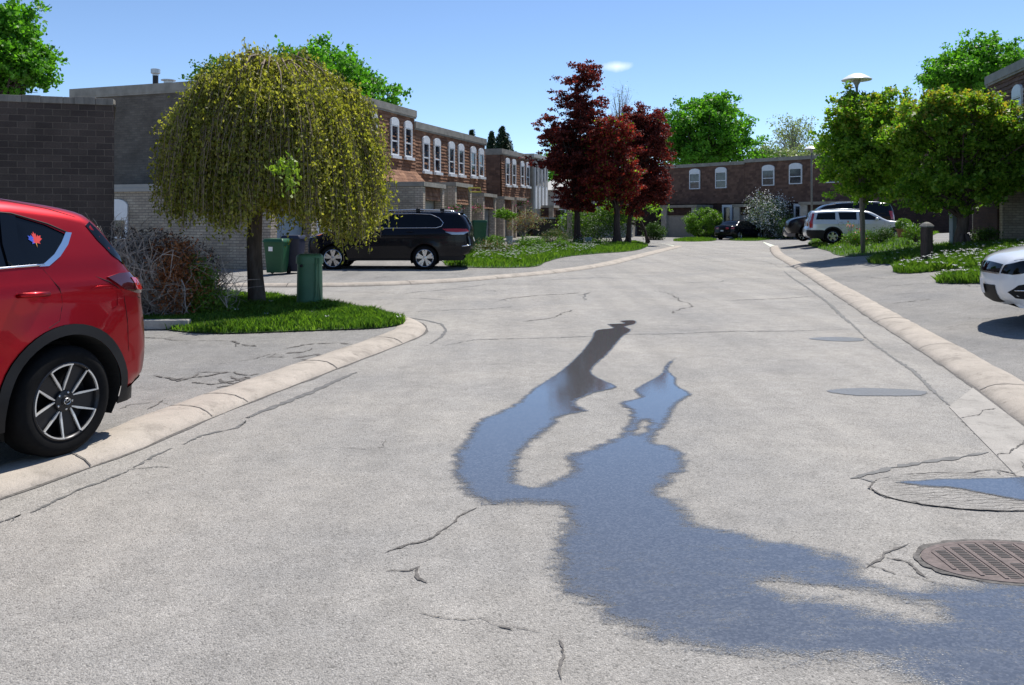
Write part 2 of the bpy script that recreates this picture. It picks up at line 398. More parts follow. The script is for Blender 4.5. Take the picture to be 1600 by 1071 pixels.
M['gunmetal'] = NT('dark_alloy').set(col=(.03, .03, .033), rough=.35, metal=.6).m
M['car_glass'] = NT('tinted_glass').set(col=(.003, .004, .006), rough=.03, spec=.32, coat=0).m
M['lamp_red'] = NT('red_lens').set(col=(.35, .01, .012), rough=.08, coat=1).m
M['lamp_dark'] = NT('dark_red_lens').set(col=(.05, .008, .01), rough=.08, coat=1).m
M['lamp_clear'] = NT('clear_lens').set(col=(.45, .48, .52), rough=.1, metal=.5, coat=1).m
M['lamp_orange'] = NT('orange_lens').set(col=(.75, .2, .04), rough=.12, coat=1).m
M['plate'] = plain('number_plate', (.6, .62, .65), .4)
M['rust'] = plain('rusty_iron', (.15, .118, .108), .85, .0, var=.3, scale=25, bump=.003)
M['blue_s'] = plain('sticker_blue', (.03, .08, .5), .4); M['red_s'] = plain('sticker_red', (.65, .04, .03), .4); M['or_s'] = plain('sticker_orange', (.75, .35, .03), .4)
# ------------------------------------------------------------------ the ground: road, kerbs, driveways, lawns
K1 = [(-8.05, -16.0), (-4.05, .2)] + [g0(*p) for p in ((0, 780), (100, 744), (180, 717), (320, 657), (466, 600), (554, 566), (635, 535), (660, 523), (665, 514), (658, 506), (640, 499), (600, 490), (560, 483))] + [(-4.2, 16.1), (-6.5, 17.2), (-12, 18.4), (-32, 21)]
K2 = [(-32, 24.5), (-14, 20.6)] + [g0(*p) for p in ((380, 449), (555, 448), (700, 442), (800, 434), (880, 426), (947, 416), (992, 405), (1046, 391), (1066, 386))]
KR = [g0(*p) for p in ((1204, 386), (1204, 391), (1210, 400), (1228, 411), (1256, 428), (1290, 451), (1327, 475), (1362, 499), (1410, 530), (1459, 562), (1523, 605), (1600, 664))] + [(2.55, .3), (-1.7, -16.0)]
k1 = [(p[0], p[1]) for p in catmull(K1, .25)]; k2 = [(p[0], p[1]) for p in catmull(K2, .35)]; kr = [(p[0], p[1]) for p in catmull(KR, .35)]
FAR_END = [g0(1040, 382), g0(1030, 379.5), g0(1050, 377.6), g0(1190, 377.2)]
def offset(pl, d):
    out = []
    for i, p in enumerate(pl):
        a = pl[max(i - 1, 0)]; b = pl[min(i + 1, len(pl) - 1)]; tx, ty = b[0] - a[0], b[1] - a[1]; L = math.hypot(tx, ty) or 1
        out.append((p[0] - ty / L * d, p[1] + tx / L * d))
    return out
road_poly = k1 + k2 + FAR_END + kr
ss = lambda t: max(0, min(1, t)) ** 2 * (3 - 2 * max(0, min(1, t)))
def hz(x, y):
    if in_poly(x, y, road_poly): return 0.0
    a, b, c = d_poly(x, y, k1[::3]), d_poly(x, y, k2[::2]), d_poly(x, y, kr[::2])
    m = min(a, b, c)
    if y > 44 and x < 20:
        fe = d_poly(x, y, [k2[-1]] + FAR_END)
        if fe < 4: return .03 * ss(fe / 4)
    if m < .42: return .062
    m -= .42
    if c <= a and c <= b or (x > 8 and y < 58):
        f = 1 - ss((y - 44) / 14); m = c - .42
        z = .06 + f * .13 * max(m, 0); return min(z, .06 + .82 * f) if z < .7 else .06 + f * min(.82, .64 + (z - .7) * .3)
    if a <= b: return .06 + min(.012 * m, .10)
    f = max(.1, min(1, (y - 25) / 12)) * (1 - ss((y - 52) / 10)); return .06 + min(.047 * m * f, .40)
_cache = {}
def G(px, py):
    """where the ray of photo pixel (px,py) meets the ground"""
    z = 0.1
    for _ in range(40):
        Y = F * (EYE - z) / (py - HZ); Y = min(Y, 140); x = (px - 800) / F * Y
        zn = hz(x, Y); z = z + (zn - z) * .5
        if abs(zn - z) < .001: break
    return Vector((x, Y, zn))
# terrain outside the road; its inner border runs under the kerbs' outer foot
def clean(pl):
    out = [pl[0]]
    for p in pl[1:]:
        if math.hypot(p[0] - out[-1][0], p[1] - out[-1][1]) > .12: out.append(p)
    return out
t1 = clean(offset(k1, .30)); t2 = clean(offset(k2, .30)); tr_ = clean(offset(kr, .30))
inner = t1 + t2 + [(p[0], p[1]) for p in FAR_END] + tr_
def terrain():
    pts = [Vector(p) for p in inner]; n = len(pts)
    edges = [(i, (i + 1) % n) for i in range(n)]
    def addp(x, y, m):
        if not in_poly(x, y, inner) and d_poly(x, y, inner, True) > m: pts.append(Vector((x, y)))
    for x in np.arange(-14, 22, .7):
        for y in np.arange(-4, 45, .7): addp(x + random.uniform(-.1, .1), y + random.uniform(-.1, .1), .35)
    for x in np.arange(-60, 90, 3.5):
        for y in np.arange(-15, 150, 3.5):
            if not (-14 < x < 22 and -4 < y < 45): addp(x, y, 1.2)
    for x in (-900, -400, -150, 150, 400, 900):
        for y in (-200, 200, 400, 900): pts.append(Vector((x, y)))
    r = delaunay_2d_cdt(pts, edges, [], 0, 1e-5); pv, fs = r[0], r[2]; keep = []
    for f in fs:
        cx = sum(pv[i].x for i in f) / 3; cy = sum(pv[i].y for i in f) / 3
        if not in_poly(cx, cy, inner): keep.append(tuple(f))
    mb = MB(); mb.v = [(p.x, p.y, hz(p.x, p.y) - .004 if abs(p.x) < 100 and p.y < 160 else 0.02) for p in pv]; mb.f = keep; mb.m = [0] * len(keep)
    return tag(mb.build('driveway_ground', M['drive'], smooth=True), kind='structure')
terrain()
def jag(pl, amp, step, seed=0):
    rr = random.Random(seed); out = []
    for i in range(len(pl) - 1):
        a, b = pl[i], pl[i + 1]; L = math.hypot(b[0] - a[0], b[1] - a[1]); k = max(1, int(L / step))
        for j in range(k):
            t_ = j / k; out.append((a[0] + (b[0] - a[0]) * t_ + rr.uniform(-amp, amp), a[1] + (b[1] - a[1]) * t_ + rr.uniform(-amp, amp)))
    out.append(tuple(pl[-1][:2])); return out
def ribbon(mb, pl, w, zf, mat, taper=True, wj=.5, seed=0):
    rr = random.Random(seed); n = len(pl)
    if n < 2: return
    vs = []
    for i, p in enumerate(pl):
        a = pl[max(i - 1, 0)]; b = pl[min(i + 1, n - 1)]; tx, ty = b[0] - a[0], b[1] - a[1]; L = math.hypot(tx, ty) or 1
        e = min(i, n - 1 - i) / (n / 2); hw = w / 2 * (min(1, .25 + e * 2.5) if taper else 1) * rr.uniform(1 - wj, 1 + wj)
        for s in (-1, 1):
            q = (p[0] - ty / L * hw * s, p[1] + tx / L * hw * s); vs.append((q[0], q[1], zf(*q)))
    mb.add(vs, [(2 * i, 2 * i + 1, 2 * i + 3, 2 * i + 2) for i in range(n - 1)], mat)
road = MB()
rv = [Vector(p) for p in road_poly]; r_ = delaunay_2d_cdt(rv, [(i, (i + 1) % len(rv)) for i in range(len(rv))], [], 0, 1e-6)
rf = [tuple(f) for f in r_[2] if in_poly(sum(r_[0][i].x for i in f) / 3, sum(r_[0][i].y for i in f) / 3, road_poly)]
road.v = [(p.x, p.y, 0) for p in r_[0]]; road.f = rf; road.m = [0] * len(rf)
zr = lambda x, y: .004
def rc(px, w, mat, amp=.02, step=.05, seed=1, wj=.4, taper=True): ribbon(road, jag([g0(*p) for p in px], amp, step, seed), w, zr, mat, taper, wj, seed) if False else ribbon(road, jag([g0(*p) for p in px], amp, step, seed), w * .75, zr, mat, taper, min(.9, wj * 1.6), seed)
def crackline(mb, px, w, zf, mat, seed, ground=None):
    rr = random.Random(seed); P_ = [ground(*p) if ground else g0(*p) for p in px]; P_ = [(p[0], p[1]) for p in P_]
    def frac(a, b, d):
        L = math.hypot(b[0] - a[0], b[1] - a[1])
        if L < .03 or d > 7: return [a]
        o = rr.gauss(0, .07) * L; m_ = ((a[0] + b[0]) / 2 - (b[1] - a[1]) / L * o, (a[1] + b[1]) / 2 + (b[0] - a[0]) / L * o); return frac(a, m_, d + 1) + frac(m_, b, d + 1)
    pts = []
    for a, b in zip(P_, P_[1:]): pts += frac(a, b, 0)
    pts.append(P_[-1]); i = 0
    while i < len(pts) - 2:
        k = rr.randint(8, 40); seg = pts[i:i + k + 1]; ribbon(mb, seg, w * rr.uniform(.5, 1.25), zf, mat, True, .75, rr.randint(0, 9999)); i += k + (rr.choice((0, 0, 1, 3)))
        if rr.random() < .45 and len(seg) > 3:
            a = seg[-1]; th = rr.uniform(0, 6.28); l = rr.uniform(.06, .35); b = (a[0] + l * math.cos(th), a[1] + l * math.sin(th)); br = frac(a, b, 3) + [b]
            if ground or in_poly(b[0], b[1], road_poly): ribbon(mb, br, w * .45, zf, mat, True, .7, rr.randint(0, 9999))
def rc(px, w, mat, amp=.02, step=.05, seed=1, wj=.4, taper=True):
    if mat == 2 or w < .03: crackline(road, px, max(w * .8, .009), zr, mat, seed + int(px[0][0]))
    else: ribbon(road, jag([g0(*p) for p in px], amp, step, seed), w * .75, zr, mat, taper, min(.9, wj * 1.6), seed)
rc([(-60, 842), (0, 816), (80, 787), (160, 753), (240, 713), (305, 686), (390, 652)], .022, 1, .008)
rc([(385, 654), (410, 643), (440, 632), (480, 616), (520, 598), (557, 582)], .085, 1, .012, wj=.2)
rc([(1225, 424), (1234, 432), (1260, 449), (1296, 475), (1315, 494), (1332, 508), (1353, 529)], .07, 1, .015)
rc([(1353, 529), (1396, 560), (1429, 582), (1455, 608), (1484, 634)], .05, 1, .012)
rc([(1484, 635), (1505, 634), (1531, 631)], .05, 2, .01)
rc([(1488, 636), (1497, 646), (1534, 683), (1564, 709), (1600, 752), (1660, 820)], .06, 1, .012)
rc([(1330, 749), (1345, 744), (1400, 730), (1450, 722), (1500, 715), (1545, 707)], .055, 1, .008, wj=.5)
rc([(1344, 748), (1375, 757), (1368, 770), (1385, 779)], .03, 1, .02)
rc([(672, 538), (690, 527), (697, 516), (690, 507), (665, 501), (640, 497), (600, 493)], .055, 1, .006)
rc([(690, 541), (744, 531), (840, 529), (928, 526), (985, 523), (1052, 522), (1150, 518), (1220, 518), (1334, 515)], .03, 1, .02)
rc([(1130, 470), (1220, 467), (1275, 463)], .05, 1, .03)
rc([(818, 503), (868, 496), (893, 485)], .035, 2, .03)
rc([(600, 866), (640, 851), (680, 838), (712, 815), (745, 794)], .016, 2, .02, .05)
rc([(604, 893), (640, 893), (655, 886), (652, 904), (668, 912)], .02, 2, .02, .05)
rc([(640, 955), (700, 968), (750, 966), (800, 985)], .008, 2, .02, .05)
rc([(878, 1065), (880, 1030), (872, 1000)], .008, 2, .02, .05)
rc([(530, 700), (570, 703), (600, 699)], .012, 2, .02, .05)
for i, pl in enumerate([[(1350, 890), (1380, 868), (1420, 850)], [(1356, 884), (1400, 898), (1440, 905)], [(1385, 872), (1420, 880), (1450, 905)], [(1390, 780), (1378, 765), (1390, 752)], [(1500, 742), (1560, 735), (1600, 744)]]): rc(pl, .014, 2, .02, .05, i)
for i, pl in enumerate([[(500, 455), (620, 460), (700, 452), (790, 455)], [(560, 470), (660, 466), (700, 470)], [(700, 452), (760, 444), (840, 445)], [(780, 470), (840, 462), (905, 458)], [(830, 440), (930, 434), (1010, 437)],
     [(905, 462), (918, 458), (912, 470)], [(1000, 420), (1080, 425), (1150, 421)], [(1055, 443), (1120, 441), (1140, 438)], [(1100, 405), (1160, 403)], [(1060, 400), (1130, 396), (1190, 398)], [(860, 430), (890, 420), (1000, 405)], [(650, 487), (720, 484), (800, 480)], [(1030, 455), (1060, 470), (1050, 490)], [(1196, 388), (1178, 402), (1218, 418)]]):
    rc(pl, random.uniform(.02, .05), 1 if i % 3 else 2, .06, .25, 20 + i)
for kk, sgn in ((k1, -1), (kr, -1), (k2, -1)):
    kp = [p for p in offset(kk, .012 * sgn)]; ribbon(road, jag(kp, .012, .14, 5), .035, zr, 2, False, .85, 6)
tag(road.build('road', [M['road'], M['tar'], M['crack']]), kind='structure')
# kerbs: low rolled concrete kerbs, built in one sweep each, with their joints
PROF = [(-.02, -.06), (0.0, .006), (.05, .040), (.12, .066), (.22, .078), (.32, .076), (.40, .066), (.44, .04), (.445, -.05)]
def kerb(pl, joints, wscale=1.0, name='kerb', gap_seed=3):
    rows = [offset(pl, u * wscale) for u, z in PROF]; n = len(pl); mb = MB()
    for r, (u, z) in zip(rows, PROF): mb.v += [(p[0] + .006 * math.sin(p[1] * 9 + u * 40), p[1], z + (random.uniform(-.0035, .0035) if .02 < u < .43 else 0)) for p in r]
    for j in range(len(PROF) - 1):
        for i in range(n - 1): mb.f.append((j * n + i, j * n + i + 1, (j + 1) * n + i + 1, (j + 1) * n + i)); mb.m.append(0)
    rr = random.Random(gap_seed)
    for s in joints:            # joints: positions along the kerb as fractions of its vertices
        i = int(s); f = s - i
        if i < 1 or i >= n - 2: continue
        w = rr.choice((.012, .02, .016)); sk = rr.uniform(-.10, .10)
        for j in range(1, len(PROF) - 2):
            q = []
            for jj in (j, j + 1):
                a, b = rows[jj][i], rows[jj][i + 1]; L = math.hypot(b[0] - a[0], b[1] - a[1]) or 1; tx, ty = (b[0] - a[0]) / L, (b[1] - a[1]) / L
                o = sk * PROF[jj][0] + rr.uniform(-.006, .006)
                for d in (-w / 2, w / 2): q.append((a[0] + tx * (f * L + o + d), a[1] + ty * (f * L + o + d), PROF[jj][1] + .004))
            mb.add([q[0], q[1], q[3], q[2]], [(0, 1, 2, 3)], 1)
    return tag(mb.build(name, [M['kerb'], M['crack']], smooth=True), kind='structure')
kerb(k1, [i * 9.3 + random.uniform(-2, 2) for i in range(3, 20)] + [g for g in (89.0, 96.5)], 1.0)
kerb(k2, [i * 8.3 + 3 for i in range(14)])
kerb(kr, [i * 7.7 + 2 for i in range(20)], 1.12)
gq = [g0(1483, 637), g0(1600, 757), g0(1700, 860), g0(1700, 760), g0(1600, 668), g0(1520, 607)]
mb = MB(); mb.slab(gq, -.02, .006)
for i, (pl, w) in enumerate((([(1500, 655), (1530, 650), (1556, 640)], .010), ([(1560, 715), (1590, 700), (1600, 690)], .012), ([(1590, 720), (1600, 735)], .004))): crackline(mb, pl, w, lambda x, y: .0095, 1, 70 + i)
tag(mb.build('concrete_gutter', [M['gutter'], M['crack']]), kind='structure')
# cracks and broken patches of the drives, draped on the ground
cr = MB()
def dc(px, w, amp=.02, step=.08, seed=1, mat=0, wj=.5):
    crackline(cr, px, w * .8, lambda x, y: hz(x, y) + .003, mat, seed + 50, G)
for i, (pl, w) in enumerate([([(240, 586), (262, 590), (275, 593), (326, 587), (368, 581), (391, 587)], .05), ([(262, 591), (278, 595), (300, 590)], .06), ([(300, 597), (330, 601), (352, 598)], .03), ([(345, 592), (365, 600), (385, 590), (398, 592)], .05), ([(350, 599), (372, 594), (360, 588)], .035), ([(340, 606), (366, 602), (390, 600)], .03),
     ([(225, 527), (277, 532), (330, 532), (362, 533), (401, 541)], .035), ([(362, 533), (368, 542), (392, 540)], .025), ([(446, 544), (482, 538), (521, 536), (551, 538)], .045), ([(416, 558), (447, 558)], .045), ([(446, 552), (476, 550)], .05), ([(458, 560), (475, 557), (498, 554), (508, 560), (480, 566), (463, 568)], .05), ([(470, 562), (492, 563), (505, 556)], .03),
     ([(340, 569), (400, 560), (430, 552)], .018), ([(182, 640), (205, 632), (240, 628)], .014), ([(230, 640), (255, 625)], .014), ([(1384, 477), (1417, 472), (1446, 469)], .06), ([(1390, 505), (1480, 498), (1560, 497)], .02), ([(1350, 450), (1440, 443), (1560, 448)], .02), ([(1300, 430), (1380, 436), (1450, 434)], .02), ([(1285, 408), (1320, 402)], .05),
     ([(1440, 520), (1500, 508), (1600, 505)], .018), ([(1400, 460), (1500, 455)], .015), ([(1280, 392), (1318, 390)], .04), ([(560, 437), (620, 432), (700, 431)], .03), ([(660, 428), (720, 427)], .03), ([(760, 428), (840, 424)], .03)]):
    dc(pl, w, .018 if w < .04 else .012, .07, i)
dc([(1600, 575), (1640, 600), (1700, 640)], .1)
tag(cr.build('driveway_crack', [M['crack']]), kind='structure')
# ---- water running down the street and the damp asphalt round it
PUD = [(990, 501), (968, 502), (975, 506), (949, 507), (958, 513), (934, 516), (925, 528), (911, 547), (872, 583), (833, 608), (797, 636), (751, 656), (726, 689), (705, 718), (712, 750), (733, 778), (762, 789), (822, 787), (868, 792), (873, 821), (864, 856), (864, 880), (871, 931), (917, 946), (956, 975), (1030, 1004), (1122, 1024), (1259, 1036), (1381, 1046), (1420, 1071), (1500, 1130), (1800, 1180), (1800, 930), (1600, 909), (1502, 909), (1405, 919), (1356, 904), (1347, 875), (1288, 860), (1234, 846), (1190, 843), (1151, 829), (1093, 821), (1078, 799), (1070, 785), (1035, 774), (1056, 750), (1076, 725), (1056, 700), (1028, 693), (1045, 661), (1063, 629), (1081, 616), (1060, 604), (1056, 590), (1045, 579), (1056, 560), (1040, 570), (1031, 586), (1006, 600), (989, 611), (1000, 620), (964, 632), (981, 640), (978, 664), (960, 684), (921, 700), (882, 714), (889, 732), (864, 750), (829, 760), (811, 746), (815, 714), (836, 689), (864, 668), (882, 650), (921, 643), (900, 633), (928, 615), (964, 606), (939, 593), (925, 583), (950, 554), (974, 526), (986, 515), (977, 511), (992, 507)]
HOLES = [[(1190, 912), (1240, 914), (1320, 924), (1400, 938), (1445, 950), (1450, 963), (1420, 962), (1360, 948), (1290, 936), (1225, 926)], [(1002, 662), (1009, 657), (1012, 662), (1004, 668), (1005, 675), (994, 679), (1001, 670)]]
def wetsheet(name, poly, holes, step, rim, mats, bias=0.0, thr=-.25, z=.0045):
    P_ = [g0(*p) for p in poly]; P_ = [(a, b) for a, b in P_]; H_ = [[g0(*p) for p in h] for h in holes]
    P_ = [(p[0], p[1]) for p in catmull(P_, .12, True)]
    xs = [p[0] for p in P_]; ys = [p[1] for p in P_]
    nx = int((max(xs) - min(xs) + .4) / step) + 1; ny = int((max(ys) - min(ys) + .4) / step) + 1
    gx = min(xs) - .2 + step * np.arange(nx); gy = min(ys) - .2 + step * np.arange(ny)
    X, Y = np.meshgrid(gx, gy); A = np.asarray(P_); B = np.roll(A, -1, 0)
    D = np.full(X.shape, 1e9); ins = np.zeros(X.shape, bool)
    def acc(A, D, ins):
        B = np.roll(A, -1, 0)
        for a, b in zip(A, B):
            ab = b - a; l2 = max((ab ** 2).sum(), 1e-12); t_ = np.clip(((X - a[0]) * ab[0] + (Y - a[1]) * ab[1]) / l2, 0, 1)
            D = np.minimum(D, np.hypot(X - a[0] - ab[0] * t_, Y - a[1] - ab[1] * t_))
            if a[1] != b[1]: ins = ins ^ (((a[1] > Y) != (b[1] > Y)) & (X < (b[0] - a[0]) * (Y - a[1]) / (b[1] - a[1]) + a[0]))
        return D, ins
    D, ins = acc(A, D, ins); S = np.where(ins, D, -D)
    for h in H_:
        D2, i2 = acc(np.asarray(h), np.full(X.shape, 1e9), np.zeros(X.shape, bool)); S = np.minimum(S, np.where(i2, -D2, D2) - .0)
    rimw = rim * np.clip(.25 + (8.2 - Y) / 4.5, .25, 1.35); wet = np.clip(S / rimw + bias, -1, 2); cap_ = .80 + 1.3 * np.clip((Y - 3.9) / 1.6, 0, 1); wet = np.minimum(wet, cap_)
    ok = wet > thr * 4
    idx = -np.ones(X.shape, int); cell = ok[:-1, :-1] | ok[1:, :-1] | ok[:-1, 1:] | ok[1:, 1:]
    use = np.zeros(X.shape, bool); use[:-1, :-1] |= cell; use[1:, :-1] |= cell; use[:-1, 1:] |= cell; use[1:, 1:] |= cell
    idx[use] = np.arange(use.sum()); v = np.stack([X[use], Y[use], np.full(use.sum(), z)], 1)
    jj, ii = np.where(cell); f = np.stack([idx[jj, ii], idx[jj, ii + 1], idx[jj + 1, ii + 1], idx[jj + 1, ii]], 1)
    o = np_mesh(name, v, f, mats); at_ = o.data.attributes.new('wet', 'FLOAT', 'POINT'); at_.data.foreach_set('value', wet[use].astype(np.float32))
    return o
def watermat(name, deep_at=1.0, dark=(.095, .098, .106)):
    t = NT(name); p = t.pos(); at_ = t.n('Attribute', attribute_name='wet'); w = at_.outputs['Fac']
    mp = t.n('Mapping'); mp.inputs['Scale'].default_value = (.55, 1.25, 1); t.l(p, mp.inputs['Vector']); n1 = t.noise(mp.outputs[0], 8, 7, .72, .5); n2 = t.noise(p, 95, 3, .65)
    wn_ = t.math('ADD', w, t.math('ADD', t.math('MULTIPLY_ADD', n1, 2.4, -1.2), t.math('MULTIPLY_ADD', n2, 1.5, -.75)))
    mask = t.n('MapRange'); mask.inputs['From Min'].default_value = -.1; mask.inputs['From Max'].default_value = .55; t.l(wn_, mask.inputs['Value'])
    deep = t.n('MapRange'); deep.inputs['From Min'].default_value = .30 * deep_at; deep.inputs['From Max'].default_value = 1.0 * deep_at; t.l(wn_, deep.inputs['Value'])
    vo = t.n('TexVoronoi'); vo.inputs['Scale'].default_value = 105; t.l(p, vo.inputs['Vector'])
    sc_ = t.n('SeparateColor'); t.l(vo.outputs['Color'], sc_.inputs[0])
    col = t.mix(1, t.ramp(sc_.outputs[0], [(0, .75), (.6, 1), (1, 1.35)]), dark, 'MULTIPLY')
    t.set(col=col, ior=1.85, spec=.5); t.b.inputs['Coat Weight'].default_value = 0
    ro = t.n('MapRange'); ro.inputs['To Min'].default_value = .36; ro.inputs['To Max'].default_value = .035; t.l(deep.outputs[0], ro.inputs['Value']); t.l(ro.outputs[0], t.b.inputs['Roughness'])
    h = t.math('ADD', t.math('MULTIPLY', vo.outputs['Distance'], -1.0), t.math('MULTIPLY', t.noise(p, 240, 3), .6)); b = t.bump(h, .5, .006)
    bs = t.n('MapRange'); bs.inputs['To Min'].default_value = .26; bs.inputs['To Max'].default_value = .012; t.l(deep.outputs[0], bs.inputs['Value']); t.l(bs.outputs[0], b.inputs['Strength'])
    tr = t.n('BsdfTransparent'); mx = t.n('MixShader'); t.l(mask.outputs[0], mx.inputs[0]); t.l(tr.outputs[0], mx.inputs[1]); t.l(t.b.outputs[0], mx.inputs[2]); t.l(mx.outputs[0], t.o.inputs[0])
    return t.m
M['water'] = watermat('puddle_water'); 
tag(wetsheet('puddle_water', PUD, HOLES, .035, .12, M['water']), kind='structure')
tag(wetsheet('puddle_water', [(1400, 756), (1440, 752), (1500, 750), (1560, 749), (1640, 748), (1700, 775), (1700, 800), (1640, 792), (1590, 784), (1530, 772), (1480, 764), (1440, 762)], [], .02, .03, M['water'], z=.0105), kind='structure')
M['damp'] = watermat('damp_asphalt', 9, (.12, .12, .12))
for q in ([(1288, 612), (1330, 607), (1400, 608), (1450, 612), (1440, 619), (1380, 620), (1320, 618)], [(1262, 530), (1300, 527), (1345, 529), (1350, 533), (1310, 534)]):
    tag(wetsheet('damp_patch', q, [], .03, .09, M['damp'], -.25), kind='structure')
# ---- storm drain covers in the road
def drain(px, py, r, label):
    x, y = g0(px, py); t_ = empty('drain_cover', (x, y, 0), 0); t_.scale = (1, .6, 1); tag(t_, label, 'drain cover')
    mb = MB(); mb.lathe([(0, .004), (r, .004), (r, .008), (r - .012, .009)], 48); mb.lathe([(r - .012, .009), (r - .035, .009), (r - .038, .0075)], 48); mb.lathe([(r - .038, .0075), (0.001, .0075)], 48)
    mb.build('iron_rim', M['rust'], t_)
    mb = MB(); nrow = 9
    for i in range(nrow):
        for j in range(-14, 15):
            u = (i - (nrow - 1) / 2) * (2 * r / nrow) ; w_ = j * (2 * r / 26)
            if math.hypot(u, w_) < r - .075 and not (i == 4 and abs(j) < 2): mb.box(u - r / nrow * .55, u + r / nrow * .55, w_ - r / 62, w_ + r / 62, .008, .0095, 0)
    for i in range(-4, 5):
        u = i * (2 * r / nrow) + r / nrow; L = math.sqrt(max(0, (r - .05) ** 2 - u * u))
        if L > .05: mb.box(u - .008, u + .008, -L, L, .0078, .0115, 1)
    o = mb.build('slots', [M['dark'], M['rust']], t_)
    # broken asphalt lip round the frame
    mb = MB(); prev = None
    for k in range(61):
        a = 2 * math.pi * k / 60; q = random.uniform(.02, .055); r0 = r + .004; r1 = r + q
        mb.v += [(r0 * math.cos(a), r0 * math.sin(a), .006), (r1 * math.cos(a), r1 * math.sin(a), .0055)]
    mb.f = [(2 * k, 2 * k + 1, 2 * k + 3, 2 * k + 2) for k in range(60)]; mb.m = [0] * 60
    mb.build('joint', M['crack'], t_)
drain(1580, 879, .405, 'rusty round slotted iron drain cover beside the running water')
def sunk_cover(px, py, r):
    x, y = g0(px, py); t_ = empty('manhole_patch', (x, y, 0), 0); t_.scale = (1, .55, 1); tag(t_, 'sunken cover of rippled asphalt, half under a blue puddle', 'manhole cover')
    mb = MB(); rr = random.Random(4); n = 40
    mb.v = [(0, 0, .0065)]
    rings = 5
    for k in range(1, rings + 1):
        for j in range(n):
            a = 2 * math.pi * j / n; q = r * k / rings; X_, Y_ = q * math.cos(a), q * math.sin(a)
            mb.v.append((X_, Y_, .0065))
    mb.f = [(0, 1 + j, 1 + (j + 1) % n) for j in range(n)] + [(1 + (k - 1) * n + j, 1 + k * n + j, 1 + k * n + (j + 1) % n, 1 + (k - 1) * n + (j + 1) % n) for k in range(1, rings) for j in range(n)]; mb.m = [0] * len(mb.f)
    mb.build('paved_lid', M['road'], t_)
    mb = MB()
    for k in range(15):
        yy = (k / 14 - .5) * 1.8 * r; L = math.sqrt(max(0, r * r * .94 - yy * yy))
        if L < .1: continue
        ribbon(mb, [(xx, yy + .022 * math.sin(xx * 22 + k) + .012 * math.sin(xx * 57 + 3 * k)) for xx in np.arange(-L, L, .035)], .006, lambda a, b: .0085, 0, True, .4, k)
    crackline(mb, [(r * math.cos(a), r * math.sin(a)) for a in np.linspace(0, 6.3, 40)], .012, lambda a, b: .0085, 0, 9, lambda x, y: (x, y))
    mb.build('cracks', M['crack'], t_)
sunk_cover(1530, 768, .62)

